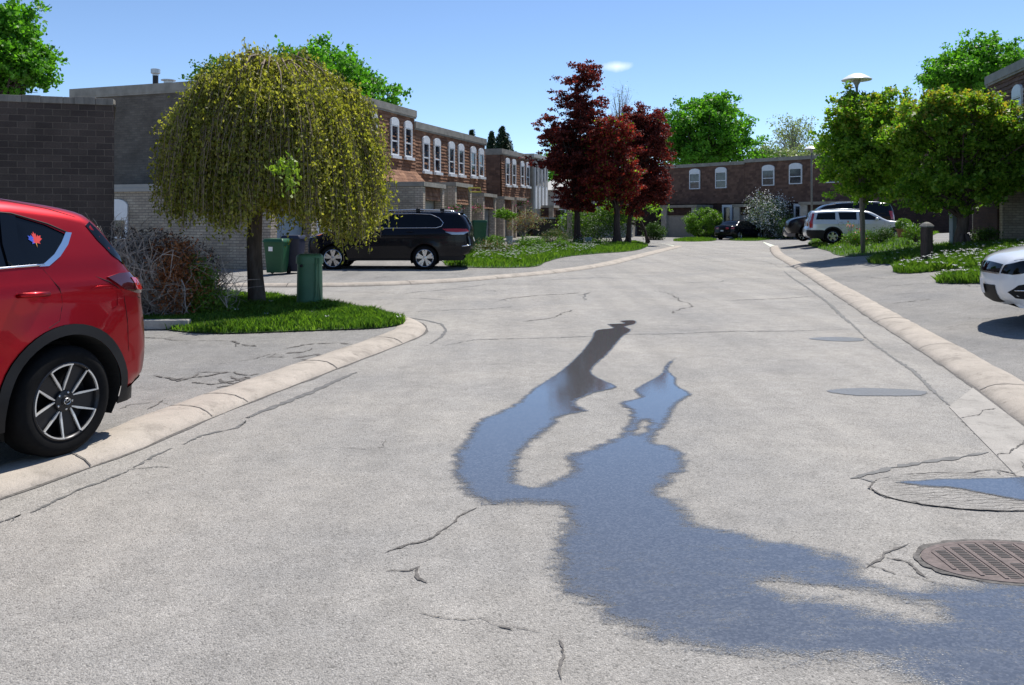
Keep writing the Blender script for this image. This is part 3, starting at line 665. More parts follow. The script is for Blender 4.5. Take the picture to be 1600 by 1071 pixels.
# ---- grass
def lawn(px, label, nbl, hgt, seed, wflow=0, yflow=0, world=None, mound=.03, flower_h=.12, fpoly=None, clear=None):
    rr = np.random.default_rng(seed)
    poly = world or [(p.x, p.y) for p in (G(*q) for q in px)]
    poly = [(p[0], p[1]) for p in catmull(poly, .3, True)]; poly = clean(poly)
    A = abs(sum(poly[i][0] * poly[(i + 1) % len(poly)][1] - poly[(i + 1) % len(poly)][0] * poly[i][1] for i in range(len(poly)))) / 2
    pv, fs = fill(poly, max(.35, math.sqrt(A) / 22))
    zz = lambda x, y: hz(x, y) + .012 + mound * min(1, d_poly(x, y, poly, True) / .25)
    mb = MB(); mb.v = [(p.x, p.y, zz(p.x, p.y)) for p in pv]; mb.f = fs; mb.m = [0] * len(fs)
    tag(mb.build('lawn', M['soil_grass'], smooth=True), kind='structure')
    # blades
    tri = np.array([[(pv[i].x, pv[i].y, zz(pv[i].x, pv[i].y)) for i in f[:3]] for f in fs]); ar = np.abs(np.cross(tri[:, 1, :2] - tri[:, 0, :2], tri[:, 2, :2] - tri[:, 0, :2])) / 2
    def scatter(n):
        k = rr.choice(len(tri), n, p=ar / ar.sum()); a = rr.random((n, 2)); a[a.sum(1) > 1] = 1 - a[a.sum(1) > 1]
        return tri[k, 0] + (tri[k, 1] - tri[k, 0]) * a[:, :1] + (tri[k, 2] - tri[k, 0]) * a[:, 1:]
    P0 = scatter(nbl); n = len(P0); ang = rr.random(n) * 6.283; h = hgt * rr.uniform(.5, 1.4, n) * (.7 + .5 * np.sin(P0[:, 0] * 2.3 + np.sin(P0[:, 1] * 3)) ** 2); w = hgt * rr.uniform(.045, .11, n) + .0022
    lean = rr.normal(0, .45, (n, 2)) * h[:, None]; dx = np.stack([np.cos(ang) * w, np.sin(ang) * w, 0 * w], 1)
    mid = P0 + np.stack([lean[:, 0] * .35, lean[:, 1] * .35, h * .6], 1); tip = P0 + np.stack([lean[:, 0], lean[:, 1], h], 1)
    base = P0 - [0, 0, .01]
    v = np.stack([base - dx, base + dx, mid + dx * .7, tip, mid - dx * .7], 1).reshape(-1, 3)
    f = np.arange(n * 5).reshape(n, 5)
    tag(np_mesh('grass', v, f, M['grass']), label, 'grass', kind='stuff')
    for cnt, mat, sz, nm, lab in ((wflow, 'flower_white', .030, 'wildflowers', 'white'), (yflow, 'flower_yellow', .024, 'dandelions', 'yellow')):
        if not cnt: continue
        Q = scatter(cnt * 3)
        if fpoly: 
            fp = [(p.x, p.y) for p in (G(*q) for q in fpoly)]; Q = np.array([q for q in Q if in_poly(q[0], q[1], fp)])
        Q = Q[:cnt]; mbf = MB()
        for q in Q:
            z0 = q[2]; hh = flower_h * random.uniform(.5, 1.3); s_ = sz * random.uniform(.7, 1.3); c = Vector((q[0] + random.uniform(-.03, .03), q[1], z0 + hh))
            mbf.tube([(q[0], q[1], z0), tuple(c)], .004, 3, 1, False)
            for k in range(5):
                a = k * 1.2566; mbf.add([c, c + Vector((math.cos(a - .5) * s_, math.sin(a - .5) * s_, .4 * s_)), c + Vector((math.cos(a) * s_ * 1.5, math.sin(a) * s_ * 1.5, .9 * s_)), c + Vector((math.cos(a + .5) * s_, math.sin(a + .5) * s_, .4 * s_))], [(0, 1, 2, 3)], 0)
        tag(mbf.build(nm, [M[mat], M['grass']]), lab + ' wild flowers dotted through ' + label, 'wild flowers', kind='stuff')
lawn([(205, 505), (235, 512), (297, 520), (350, 522), (420, 520), (500, 517), (600, 513), (630, 508), (622, 498), (590, 490), (555, 484), (500, 475), (430, 466), (370, 462), (300, 465), (240, 470), (200, 480)], 'bright grass of the corner island under the weeping tree', 42000, .085, 1, wflow=14, flower_h=.06)
lawn([(707, 417), (765, 419), (826, 418), (853, 410), (884, 402), (932, 397), (975, 394), (1001, 390), (1008, 383), (985, 379), (940, 382), (880, 383), (820, 387), (760, 390), (735, 394), (715, 402)], 'grass of the front gardens beyond the dark blue car', 26000, .14, 2, wflow=420, flower_h=.22, fpoly=[(735, 410), (800, 416), (850, 405), (930, 396), (938, 388), (870, 388), (800, 394), (742, 396)])
lawn([(1263, 382), (1280, 389), (1295, 393), (1313, 400), (1340, 401), (1390, 396), (1440, 390), (1447, 378), (1440, 369), (1400, 367), (1350, 371), (1300, 376)], 'sunny grass round the near lamp post', 22000, .12, 3, wflow=40, yflow=60)
lawn([(1357, 409), (1366, 413), (1400, 413), (1440, 410), (1470, 406), (1560, 398), (1640, 392), (1640, 384), (1550, 383), (1500, 384), (1449, 391), (1397, 398)], 'shaded grass at the foot of the street tree', 16000, .14, 4, wflow=90)
lawn([(1400, 421), (1422, 428), (1457, 425), (1500, 420), (1560, 418), (1600, 412), (1640, 405), (1640, 397), (1560, 401), (1490, 407), (1440, 414)], 'grass by the brown wooden post', 16000, .14, 5, wflow=170, flower_h=.22)
lawn([(1463, 442), (1500, 444), (1540, 443), (1620, 440), (1640, 428), (1540, 428), (1485, 433)], 'narrow grass strip beside the white car', 9000, .13, 6, wflow=60, flower_h=.2)
lawn([(1055, 377.3), (1080, 378), (1112, 377), (1112, 374), (1080, 373.5)], 'far grass strip under the rounded green hedge', 5000, .12, 8)
lawn([(1147, 376.5), (1170, 377), (1203, 375), (1240, 371), (1240, 368), (1190, 371), (1150, 373)], 'far grass strip under the white flowering bush', 6000, .12, 9)
# ------------------------------------------------------------------ buildings
def base_z(x, y): return hz(x, y)
def shingles(mb, x0, x1, z0, z1, y=0.0, lean=.03, row=.155, wd=.3, holes=(), seed=0):
    rr = random.Random(seed); n = int(round((z1 - z0) / row)); row = (z1 - z0) / n
    for i in range(n):
        zb = z0 + i * row; off = (z1 - zb) * lean; x = x0 - rr.uniform(0, wd)
        while x < x1:
            w = rr.uniform(.7, 1.25) * wd; a, b = max(x, x0), min(x + w, x1); x += w
            if b - a < .02: continue
            if any(a > h[0] and b < h[1] and zb > h[2] and zb + row < h[3] for h in holes): continue
            j = rr.uniform(-.014, .014); yo = y - off - .034 - rr.uniform(0, .012); yt = y - (z1 - zb - row) * lean - .004
            g = .006
            mb.add([(a + g, yo, zb + j - .01), (b - g, yo, zb + j - .01), (b - g, yt, zb + row), (a + g, yt, zb + row), (a + g, y - off + .02, zb + j - .01), (b - g, y - off + .02, zb + j - .01)], [(0, 1, 2, 3), (1, 0, 4, 5)], 0)
    mb.add([(x0, y - (z1 - z0) * lean + .005, z0), (x1, y - (z1 - z0) * lean + .005, z0), (x1, y + .005, z1), (x0, y + .005, z1)], [(0, 1, 2, 3)], 0)
def arched(parent, s, w, zb, zt, y, arch, sash=True, sill=True, curtain=False, narrow=.0):
    """arch-topped white window: frame (mesh) with pane and sill children; front faces -y"""
    H = zt - zb; fz = zt - arch; f = .075
    mb = MB(); top = [(s - w / 2, fz), (s - w / 2, fz + arch * .45)] + [(s - w / 2 * math.cos(a), fz + arch * .45 + arch * .55 * math.sin(a)) for a in np.linspace(.25, math.pi - .25, 9)] + [(s + w / 2, fz + arch * .45), (s + w / 2, fz)]
    mb.prism(top, y - .075, y + .05)
    mb.box(s - w / 2, s - w / 2 + f, y - .07, y + .05, zb, fz); mb.box(s + w / 2 - f, s + w / 2, y - .07, y + .05, zb, fz)
    mb.box(s - w / 2 + f, s + w / 2 - f, y - .065, y + .05, zb, zb + f); mb.box(s - w / 2 + f, s + w / 2 - f, y - .065, y + .05, fz - .05, fz - .001)
    if sash:
        zm = zb + (fz - zb) * .48; mb.box(s - w / 2 + f, s + w / 2 - f, y - .05, y + .03, zm - .03, zm + .03)
    fr = mb.build('window', M['white'], parent)
    p = MB(); p.box(s - w / 2 + f * .8, s + w / 2 - f * .8, y - .02, y - .012, zb + f * .8, fz - .04); p.build('pane', M['hglass'], fr)
    if sill:
        p = MB(); p.box(s - w / 2 - .06, s + w / 2 + .06, y - .17, y + .03, zb - .13, zb - .002); p.build('sill', M['white'], fr)
    return fr
def block(name, label, cat, O, e, L, D, zshb, ztop, wins, mats=('shingle', 'brick_dark'), fasc=.30, step=0, grp=None, lean=.03, arch=.34, winw=.72, gy=.35, zfloor=None, endz=None, sash=True, skirt=True, seed=0):
    """townhouse block: local x along the street front from O, front faces -y"""
    a = math.atan2(e[1], e[0]); zf = 0
    t_ = empty(name, (O[0], O[1], 0), a); tag(t_, label, cat, grp)
    mb = MB(); mb.box(0.001, L - .001, gy, D, -.3, zshb); mb.box(.002, L - .002, .04, D - .002, zshb + .001, ztop - .05); mb.build('brick_wall', M[mats[1]], t_)
    mb = MB(); holes = [(c - winw / 2 + .05, c + winw / 2 - .05, zb, zt - arch) for c, zb, zt in wins]
    shingles(mb, 0, L, zshb, ztop - fasc, 0, lean, seed=seed, holes=holes)
    if skirt:   # flared foot of the mansard
        o = (ztop - fasc - zshb) * lean
        for k in range(4):
            mb2y0 = -o - .15 * k; z1 = zshb - .15 * k
            x = 0
            while x < L:
                w = random.uniform(.22, .38); b = min(L, x + w)
                mb.add([(x, mb2y0 - .18, z1 - .16), (b - .01, mb2y0 - .18, z1 - .16), (b - .01, mb2y0, z1 + .02), (x, mb2y0, z1 + .02), (x, mb2y0 - .1, z1 - .18), (b - .01, mb2y0 - .1, z1 - .18)], [(0, 1, 2, 3), (1, 0, 4, 5)]); x += w
    mb.build('shingle_cladding', M[mats[0]], t_)
    mb = MB(); mb.box(-.06, L + .06, -.12, D + .05, ztop - fasc, ztop); mb.box(-.05, L + .05, -.09, D, ztop - fasc - .07, ztop - fasc - .001)
    mb.build('fascia', M['fascia'], t_)
    mb = MB(); mb.box(.1, L - .1, .1, D - .2, ztop + .002, ztop + .02); mb.build('roof', M['roofing'], t_)
    for c, zb, zt in wins: arched(t_, c, winw, zb, zt, -(ztop - fasc - (zb + zt) / 2) * lean - .01, arch, sash=sash)
    return t_
e1 = Vector((.346, 1)).normalized(); A = Vector((-7.7, 28.4))
def s_of(px, O=A, e=e1):         # distance along a facade whose image column is px
    k = (px - 800) / F; return (k * O.y - O.x) / (e.x - k * e.y)
def win(px0, px1, py0, py1, O=A, e=e1):
    s0, s1 = s_of(px0, O, e), s_of(px1, O, e); c = (s0 + s1) / 2; Y = O.y + e.y * c
    return (c, EYE + (HZ - py1) * Y / F + .1, EYE + (HZ - py0) * Y / F)
L1 = s_of(647); L2 = s_of(757) - L1
A2 = A + e1 * L1
tb = block('townhouse', 'tallest brown shingled townhouse, its dark side wall behind the weeping tree', 'house', A, e1, L1 - .01, 9.5, 3.75, 6.5,
      [win(500, 519, 158, 222), win(536, 552, 166, 232), win(572, 587, 175, 243), win(607, 621, 183.6, 247), win(628, 642.6, 189, 249.7)], grp='townhouses of the left row')
tb2 = block('townhouse', 'long brown shingled townhouse in the middle of the left row with six narrow arched windows', 'house', A2, e1, L2, 8, 3.05, 6.02,
      [tuple(np.subtract(win(a, b, c, d), (L1, 0, 0))) for a, b, c, d in ((657.7, 669, 212.8, 271), (675, 686.5, 216.5, 273), (698, 708.5, 221.5, 275.5), (713.5, 723, 225, 277), (733, 741.6, 229, 278.5), (745.7, 754, 232, 279.5))], grp='townhouses of the left row', seed=2, skirt=False)
A3 = Vector((-.72, 52.0)); L3 = s_of(827, A3)
tb3 = block('townhouse', 'far brown shingled townhouse of the left row, stepped forward beside the red leaved trees', 'house', A3, e1, L3, 9, 3.0, 5.98,
      [win(787, 795.6, 247, 292, A3), win(798, 804.6, 249, 292.5, A3), win(811, 817.7, 252, 293, A3), win(820, 826, 253.5, 294, A3)], grp='townhouses of the left row', seed=3, skirt=False)
mbs = MB(); sh = MB(); # side wall of that house is shingled too
o = MB(); o.uvo = (0, 0)
def side_shingles(parent, D, z0, z1, mat, seed):
    m_ = MB(); shingles(m_, 0, D, z0, z1, 0, .0, seed=seed)
    m_.v = [(v[1] - .002, -v[0] + D, v[2]) for v in m_.v]   # turned to face -x
    return m_.build('side_cladding', M[mat], parent)
side_shingles(tb3, 9, 2.6, 5.6, 'shingle_dk', 5)  # darker shingle than the front: this wall's shade is put into its colour
# the grey panelled end house with tall white strips
A4 = A3 + e1 * (L3 + .02); L4 = s_of(851, A3) - L3
t4 = empty('townhouse', (A4.x, A4.y, 0), math.atan2(e1.y, e1.x)); tag(t4, 'grey panelled end house with tall white window strips, half behind the red tree', 'house', 'townhouses of the left row')
mb = MB(); mb.box(0, L4, -.25, 8, -.2, 5.85); mb.build('wall', M['fascia'], t4)
mb = MB(); mb.box(-.06, L4 + .06, -.35, 8, 5.851, 6.1); mb.build('fascia', M['fascia_wht'], t4)
for k in range(4):
    x = .35 + k * (L4 - .7) / 3.6; m_ = MB(); m_.box(x, x + .42, -.34, -.2, 2.3, 5.5); w_ = m_.build('window', M['white'], t4); m_ = MB(); m_.box(x + .09, x + .33, -.355, -.342, 3.9, 5.35); m_.build('pane', M['hglass'], w_)
# brick porch wing of the first townhouse with arched window, garage door facing the side street
# roof flues
def flue(px, pyb, Y, h, r, lab, cap=True):
    p = at(px, pyb, Y); t_ = empty('roof_flue', p); tag(t_, lab, 'flue', None)
    mb = MB(); mb.lathe([(r, -.3), (r, h * .62)], 16); mb.build('pipe', M['dark'] if cap else M['steel'], t_, smooth=True)
    mb = MB(); mb.lathe([(r * 1.05, h * .55), (r * 1.05, h * .66), (r * 1.65, h * .7), (r * 1.65, h * .98), (r * 1.2, h), (0.001, h)], 16); mb.build('cowl', M['steel'], t_, smooth=True, flat_angle=40)
flue(243, 132, 32.5, .60, .105, 'black flue pipe with a shiny metal cowl on the left roof')
flue(263, 130, 31.5, .12, .16, 'low round metal vent on the left roof behind the flue', False)
flue(1040, 257, 74, .3, .12, 'small dark flue on the far roof') if False else None

def garage(px, Y, ztop, L, D, label, e=(.2, 1), post=.28, door='door_grey', wall='brick_light', posts='brick_cream', shing=.5, cope=.17, door_px=None, grp='flat roofed garages of the left row', cat='garage', dz=None):
    e = Vector(e).normalized(); X = (px - 800) / F * Y; z0 = hz(X, Y); t_ = empty('garage', (X, Y, 0), math.atan2(e.y, e.x)); tag(t_, label, cat, grp)
    zt = ztop; mb = MB(); mb.box(post + .001, L - post - .001, D - .2, D, -.2, zt - cope); mb.box(0, .2, .301, D, -.2, zt - cope); mb.box(L - .2, L, .301, D, -.2, zt - cope); mb.build('brick_wall', M[wall], t_)
    for x0 in (0, L - post): m_ = MB(); m_.box(x0, x0 + post, 0, .30, -.2, zt - cope); m_.build('pillar', M[posts], t_)
    mb = MB(); mb.box(-.05, L + .05, -.06, D + .02, zt - cope + .001, zt); mb.build('roof', M['fascia'], t_)
    m_ = MB(); shingles(m_, post, L - post, zt - cope - shing, zt - cope, .12, .05, .15, .26, seed=int(px)); m_.build('shingle_panel', M['shingle'], t_)
    m_ = MB(); h = zt - cope - shing
    n = 4
    for k in range(n):
        za = z0 + (h - z0) * k / n; zb = z0 + (h - z0) * (k + 1) / n; m_.box(post, L - post, .36, .42, za + .008, zb - .008)
    m_.box(post, L - post, .40, .45, z0 - .1, h); m_.build('garage_door', M[door], t_)
    return t_
G0 = (-7.2, 24.8)
t_ = empty('garage', (G0[0], G0[1], 0), math.atan2(1, .30)); tag(t_, 'beige brick garage with a bluish door behind the weeping tree and bins', 'garage', 'flat roofed garages of the left row')
gL, gD = 5.2, 9.0
mb = MB(); mb.box(0, .22, .301, gD, -.3, 2.45); mb.box(gL - .22, gL, .301, gD, -.3, 2.45); mb.box(.22, gL - .22, gD - .22, gD, -.3, 2.45); mb.build('brick_wall', M['brick_light'], t_)
for x0 in (0, 2.35, gL - .35): m_ = MB(); m_.box(x0, x0 + .35, 0, .30, -.2, 2.45); m_.build('pillar', M['brick_cream'], t_)
mb = MB(); mb.box(-.08, gL + .05, -.1, gD, 2.451, 2.56); mb.box(-.05, gL, -.05, gD - .1, 2.561, 2.68); mb.build('roof', M['door_grey'], t_)
m_ = MB(); [m_.box(.35, 2.35, .34, .40, .03 + k * .48, .49 + k * .48) for k in range(4)]; m_.box(.35, 2.35, .38, .42, 0, 2.45); m_.build('garage_door', M['door_blue'], t_)
m_ = MB(); [m_.box(2.7, 4.85, .34, .40, .03 + k * .48, .49 + k * .48) for k in range(4)]; m_.box(2.7, 4.85, .38, .42, 0, 2.45); m_.build('garage_door', M['white'], t_)
# arched white window near the far end of its side wall (faces the side street)
m_ = MB(); 
wy = 5.55
top = [(wy - .42, 1.55), (wy - .42, 2.0)] + [(wy - .42 * math.cos(a), 2.0 + .22 * math.sin(a)) for a in np.linspace(.3, 2.84, 8)] + [(wy + .42, 2.0), (wy + .42, 1.55)]
m_.prism(top, .0, .09); m_.box(wy - .42, wy - .33, .0, .09, .95, 1.549); m_.box(wy + .33, wy + .42, .0, .09, .95, 1.549); m_.box(wy - .33, wy + .33, .0, .085, .95, 1.03)
m_.v = [(-.06 + v[1] * .6, v[0], v[2] ) for v in m_.v]; w_ = m_.build('window', M['white'], t_)
p_ = MB(); p_.box(-.02, -.01, wy - .34, wy + .34, 1.0, 1.6); p_.build('pane', M['hglass'], w_)
garage(661, 31.4, 3.0, 2.9, 5.2, 'flat roofed brick garage nearest the dark blue car, seen over its roof', door='door_grey')
garage(711, 35.5, 3.16, 2.9, 3.6, 'flat roofed garage with a small yellow bracket on top, second beyond the weeping tree', door='door_blue', shing=.75)
garage(755, 42, 2.9, 3.0, 3.4, 'flat roofed garage between the green bin and the leafy garden tree', shing=.6)
garage(787, 47, 2.87, 2.8, 3.0, 'flat roofed garage behind the bright green garden tree', shing=.55)
garage(806, 50.2, 2.9, 3.3, 3.0, 'flat roofed garage with a dark door behind the bare brown garden shrub', door='dark', shing=.25)
garage(864, 59, 2.55, 3.0, 9.5, 'far flat roofed brown garage with a black gate, beside the red leaved trees', shing=.55, wall='brick_far', door='dark')
p = at(741, 298, 36.3); mb = MB(); mb.tube([(-.25, 0, .12), (.25, 0, .12), (.3, 0, -.06), (-.18, 0, -.06), (-.25, 0, .12)], .03, 6); tag(mb.build('basketball_bracket', M['yellow'], loc=p), 'small yellow metal bracket on top of the second garage', 'bracket')
# blue-grey house end deep behind the red tree
p = at(857, 320, 70); t_ = empty('townhouse', (p.x, p.y, 0), R(-12)); tag(t_, 'pale roofed grey house corner glimpsed just left of the tall red tree', 'house')
mb = MB(); mb.box(-.6, 7, 0, 6, -.2, 4.0); mb.build('wall', M['door_grey'], t_); mb = MB(); mb.add([(-.9, -.5, 4.0), (7.2, -.5, 4.0), (6.5, 2, 5.0), (0, 2, 5.0), (-.9, 6, 4.0), (7.2, 6, 4.0)], [(0, 1, 2, 3), (3, 2, 5, 4), (0, 3, 4), (1, 5, 2), (0, 4, 5, 1)]); mb.build('roof', M['fascia_wht'], t_)
arched(t_, 1.0, .95, 1.7, 3.6, -.02, .5)

# far block across the end of the street
P0 = Vector((12.4, 75.5)); e5 = (Vector((31, 54.8)) - P0).normalized()
def wfar(px0, px1, py0, py1): return win(px0, px1, py0, py1, P0, e5)
def farblock(s0, s1, ztop, wins, label, seed):
    O = P0 + e5 * s0; fr = .25
    t_ = empty('townhouse', (O.x, O.y, 0), math.atan2(e5.y, e5.x)); tag(t_, label, 'house', 'dark townhouses across the end of the street')
    L = s1 - s0 - .02
    mb = MB(); mb.box(0, L, .05, 9, -.2, ztop - .05); mb.build('brick_wall', M['brick_far'], t_)
    mb = MB(); shingles(mb, 0, L, 2.9, ztop - .28, 0, .02, .17, .3, seed=seed); mb.build('shingle_cladding', M['shingle_dk'], t_)
    mb = MB(); mb.box(-.02, L + .02, -.14, 9, ztop - .28, ztop); mb.build('fascia', M['fascia'], t_)
    for a, b, c, d in wins:
        c_, zb, zt = wfar(a, b, c, d); arched(t_, c_ - s0, 1.08, zb - .1, zt, -.09, .42, sill=False)
    return t_
sA, sB, sC = s_of(1030, P0, e5), s_of(1164, P0, e5), s_of(1345, P0, e5)
f1 = farblock(sA - 6, sB, 6.32, [(1076, 1097.5, 264, 296), (1117, 1138.5, 261.5, 294.5), (1022, 1040, 268, 300)], 'dark far townhouse with arched windows at the left, behind the rounded hedge', 11)
f2 = farblock(sB, sC, 6.45, [(1191, 1212, 258, 290.5), (1233, 1255.5, 255, 288), (1290, 1312, 252, 286)], 'dark far townhouse with arched windows at the right, behind the white blossom bush', 12)
f3 = farblock(sC, sC + 9, 6.9, [], 'dark far house end hidden behind the street tree', 13)
def fargarage(px0, px1, ztop, label, out=2.3, wall='brick_light'):
    s0, s1 = s_of(px0, P0, e5), s_of(px1, P0, e5); O = P0 + e5 * s0; k = out; nrm = Vector((e5.y, -e5.x)); O = O + nrm * out
    # step along so the left edge keeps its image column
    sh = s_of(px0, O, e5); O = O + e5 * sh; L = s_of(px1, O, e5)
    t_ = empty('garage', (O.x, O.y, 0), math.atan2(e5.y, e5.x)); tag(t_, label, 'garage', 'garages across the end of the street')
    mb = MB(); mb.box(0, .25, .3, out, -.2, ztop - .22); mb.box(L - .25, L, .3, out, -.2, ztop - .22); mb.build('brick_wall', M[wall], t_)
    for x0, w in ((0, .55), (L - .5, .5)): m_ = MB(); m_.box(x0, x0 + w, 0, .3, -.2, ztop - .22); m_.build('pillar', M['conc'], t_)
    mb = MB(); mb.box(-.08, L + .08, -.08, out, ztop - .22, ztop); mb.build('roof', M['fascia'], t_)
    m_ = MB(); m_.box(.55, L - .5, .15, .25, ztop - .85, ztop - .221); m_.build('lintel', M['brick_far'], t_)
    m_ = MB(); z_ = 0
    for k in range(4): m_.box(.55, L - .5, .26, .30, .03 + k * (ztop - .88) / 4, .005 + (k + 1) * (ztop - .88) / 4)
    m_.box(.55, L - .5, .28, .32, 0, ztop - .85); m_.build('garage_door', M['door_grey'], t_); return t_
fargarage(1033, 1088, 2.75, 'grey double garage across the end of the street, left of the rounded hedge')
fargarage(1146, 1196, 2.75, 'grey garage across the end of the street, behind the black sedan')
fargarage(1250, 1325, 2.85, 'grey garage across the end of the street, behind the silver wagon')
# front doors of the far houses
for (px0, px1, par, lab) in ((1131, 1143, f1, ''), (1243, 1252, f2, '')):
    s0, s1 = s_of(px0, P0, e5), s_of(px1, P0, e5); o_ = 0 if par is f1 else sB; b_ = sA - 6 if par is f1 else sB
    m_ = MB(); m_.box(s0 - b_ - .1, s1 - b_ + .1, -.12, .04, .05, 2.75); d_ = m_.build('door', M['white'], par); m_ = MB(); m_.box(s0 - b_ + .08, s1 - b_ - .08, -.135, -.121, .35, 2.55); m_.build('pane', M['hglass'], d_)

# right hand house beyond the street trees and its brick side wing
Rr = Vector((17.3, 30.2)); e6 = Vector((-.215, -.977)).normalized()
tr1 = block('townhouse', 'dark brown shingled house at the right edge, above the street trees', 'house', Rr, e6, 14, 8, 3.4, 6.75, [(1.05, 4.2, 6.0), (3.0, 4.2, 6.0), (5.6, 4.2, 6.0)], mats=('shingle_dk', 'brick_light'), skirt=False, winw=.8, arch=.4)
OG = (Vector((15.75, 27.7))); eg = Vector((-.215, -.977)).normalized()
t_ = empty('garage', (OG.x + .9, OG.y + 3.0, 0), math.atan2(eg.y, eg.x)); tag(t_, 'beige brick garage with a grey side door at the right edge, partly behind the tree', 'garage')
mb = MB(); mb.box(0, 3.1, .3, 8, -.2, 2.85); mb.build('brick_wall', M['brick_light'], t_)
mb = MB(); mb.box(-.05, 3.16, -.06, 8.05, 2.851, 3.0); mb.build('roof', M['fascia'], t_)
mb = MB(); mb.box(.3, 2.8, .24, .298, .75, 2.7); mb.build('garage_door', M['brick_far'], t_)  # dark brick colour carries the shade on this street-facing door
mb = MB(); mb.box(3.101, 3.16, 1.55, 2.6, .75, 2.75); d_ = mb.build('door', M['door_grey'], t_); mb = MB(); mb.box(3.161, 3.175, 1.7, 2.45, 1.8, 2.6); mb.build('pane', M['hglass'], d_)
# brown brick wall at the left, the corner of the nearest house
C0 = Vector((-6.12, 12.8)); eb = Vector((1, .31)).normalized(); q0 = C0 - eb * 9
t_ = empty('brick_house', (q0.x, q0.y, 0), math.atan2(eb.y, eb.x)); tag(t_, 'dark brown brick wall of the nearest house, behind the red car', 'house')
mb = MB(); n = 46; D = 4.0
vs = []; 
tops = [3.42 + .012 * math.sin(i * 1.7) + random.uniform(-.02, .015) - (.05 if i > 41 else 0) for i in range(n + 1)]
for i in range(n + 1): x = 9 * i / n; vs += [(x, 0, -.2), (x, 0, tops[i]), (x, .25, tops[i] + .01)]
mb.add(vs, [(3 * i, 3 * i + 3, 3 * i + 4, 3 * i + 1) for i in range(n)], 0)
mb.add(vs, [(3 * i + 1, 3 * i + 4, 3 * i + 5, 3 * i + 2) for i in range(n)], 1)
mb.add([(9, 0, -.2), (8.4, D, -.2), (8.4, D, 3.35), (9, 0, tops[-1])], [(0, 1, 2, 3)], 0)
mb.add([(0, .2, 3.4), (9, .2, 3.36), (8.4, D, 3.35), (0, D, 3.35), (0, 0, -.2), (0, D, -.2), (8.4, D, -.2)], [(0, 1, 2, 3), (3, 2, 6, 5)], 1)
mb.build('wall', [M['brick_brown'], M['pole']], t_)
for _ in range(0): pass
# crumbling mortar cap
m_ = MB(); x = 0
while x < 9:
    w = random.uniform(.12, .3); m_.box(x, min(8.99, x + w), -.012 - random.uniform(0, .012), .2, 3.34, 3.435 + random.uniform(0, .02)); x += w + .002
m_.build('mortar_cap', M['bark_gr'], t_, bevel=.008)

# ------------------------------------------------------------------ street furniture
def lamp(px, pyb, Y, px_top, py_top, label, r=.055):
    b = at(px, pyb, Y); tp = at(px_top, py_top, Y); h = tp.z - b.z; t_ = empty('street_lamp', b); tag(t_, label, 'street lamp', 'street lamps on the right side')
    dx = tp.x - b.x
    mb = MB(); mb.tube([(0, 0, -.1), (dx * .5, 0, h * .5), (dx, 0, h - .42)], [r * 1.15, r, r * .8], 12); mb.build('post', M['pole'], t_, smooth=True)
    mb = MB(); mb.lathe([(r, -.5), (r * 1.2, -.42), (.10, -.36), (.13, -.30), (.13, -.22), (.1, -.2)], 20, c=(dx, 0, h)); mb.build('lamp_neck', M['door_grey'], t_, smooth=True)
    mb = MB(); mb.lathe([(.11, -.24), (.50, -.25), (.515, -.225), (.40, -.14), (.27, -.06), (.15, -.015), (.001, 0)], 32, c=(dx, 0, h)); mb.build('lamp_shade', M['whiter'], t_, smooth=True, flat_angle=60)
lamp(1348, 391, 29.5, 1338.5, 115, 'near street lamp with a broad white dish shade, rising out of the street tree')
lamp(1268.5, 372, 58, 1268, 228, 'far street lamp with a white dish shade in front of the far townhouses', .07)
# green utility pedestal on the corner island
b = G(484, 480); t_ = empty('utility_pedestal', b, R(8)); tag(t_, 'green plastic utility pedestal standing on the grass beside the tree trunk', 'utility box')
def rrect(a, b_, r, n=6):
    out = []
    for cx, cy, a0 in ((a - r, b_ - r, 0), (-a + r, b_ - r, 90), (-a + r, -b_ + r, 180), (a - r, -b_ + r, 270)):
        for k in range(n + 1): t1 = R(a0 + 90 * k / n); out.append((cx + r * math.cos(t1), cy + r * math.sin(t1)))
    return out
def rloft(mb, secs, mat=0):
    base = len(mb.v); n = len(secs[0][0])
    for sec, z in secs: mb.v += [(p[0], p[1], z) for p in sec]
    for i in range(len(secs) - 1):
        for k in range(n): mb.f.append((base + i * n + k, base + i * n + (k + 1) % n, base + (i + 1) * n + (k + 1) % n, base + (i + 1) * n + k)); mb.m.append(mat)
    mb.f.append(tuple(base + k for k in range(n - 1, -1, -1))); mb.f.append(tuple(base + (len(secs) - 1) * n + k for k in range(n))); mb.m += [mat, mat]
mb = MB(); rloft(mb, [(rrect(.222, .20, .18), -.05), (rrect(.218, .20, .18), .3), (rrect(.21, .19, .17), .78)]); mb.build('body', M['cabinet'], t_, smooth=True, flat_angle=45)
mb = MB(); rloft(mb, [(rrect(.232, .21, .19), .76), (rrect(.232, .21, .19), .865), (rrect(.222, .2, .18), .90), (rrect(.18, .165, .15), .925), (rrect(.09, .08, .06), .93)]); mb.build('cap', M['cabinet'], t_, smooth=True, flat_angle=60)
mb = MB(); mb.tube([(.12, -.205, .86), (.125, -.212, .5), (.12, -.212, .22), (.09, -.208, .12), (.03, -.205, .05)], .014, 8); mb.tube([(.17, -.19, .86), (.175, -.19, .4), (.20, -.16, .1)], .01, 8); mb.build('moulded_rib', M['cabinet'], t_, smooth=True)
mb = MB(); mb.lathe([(.001, -.222), (.022, -.222), (.026, -.2)], 16, 'y', (-.12, 0, .73)); mb.build('lock', M['dark'], t_, smooth=True)
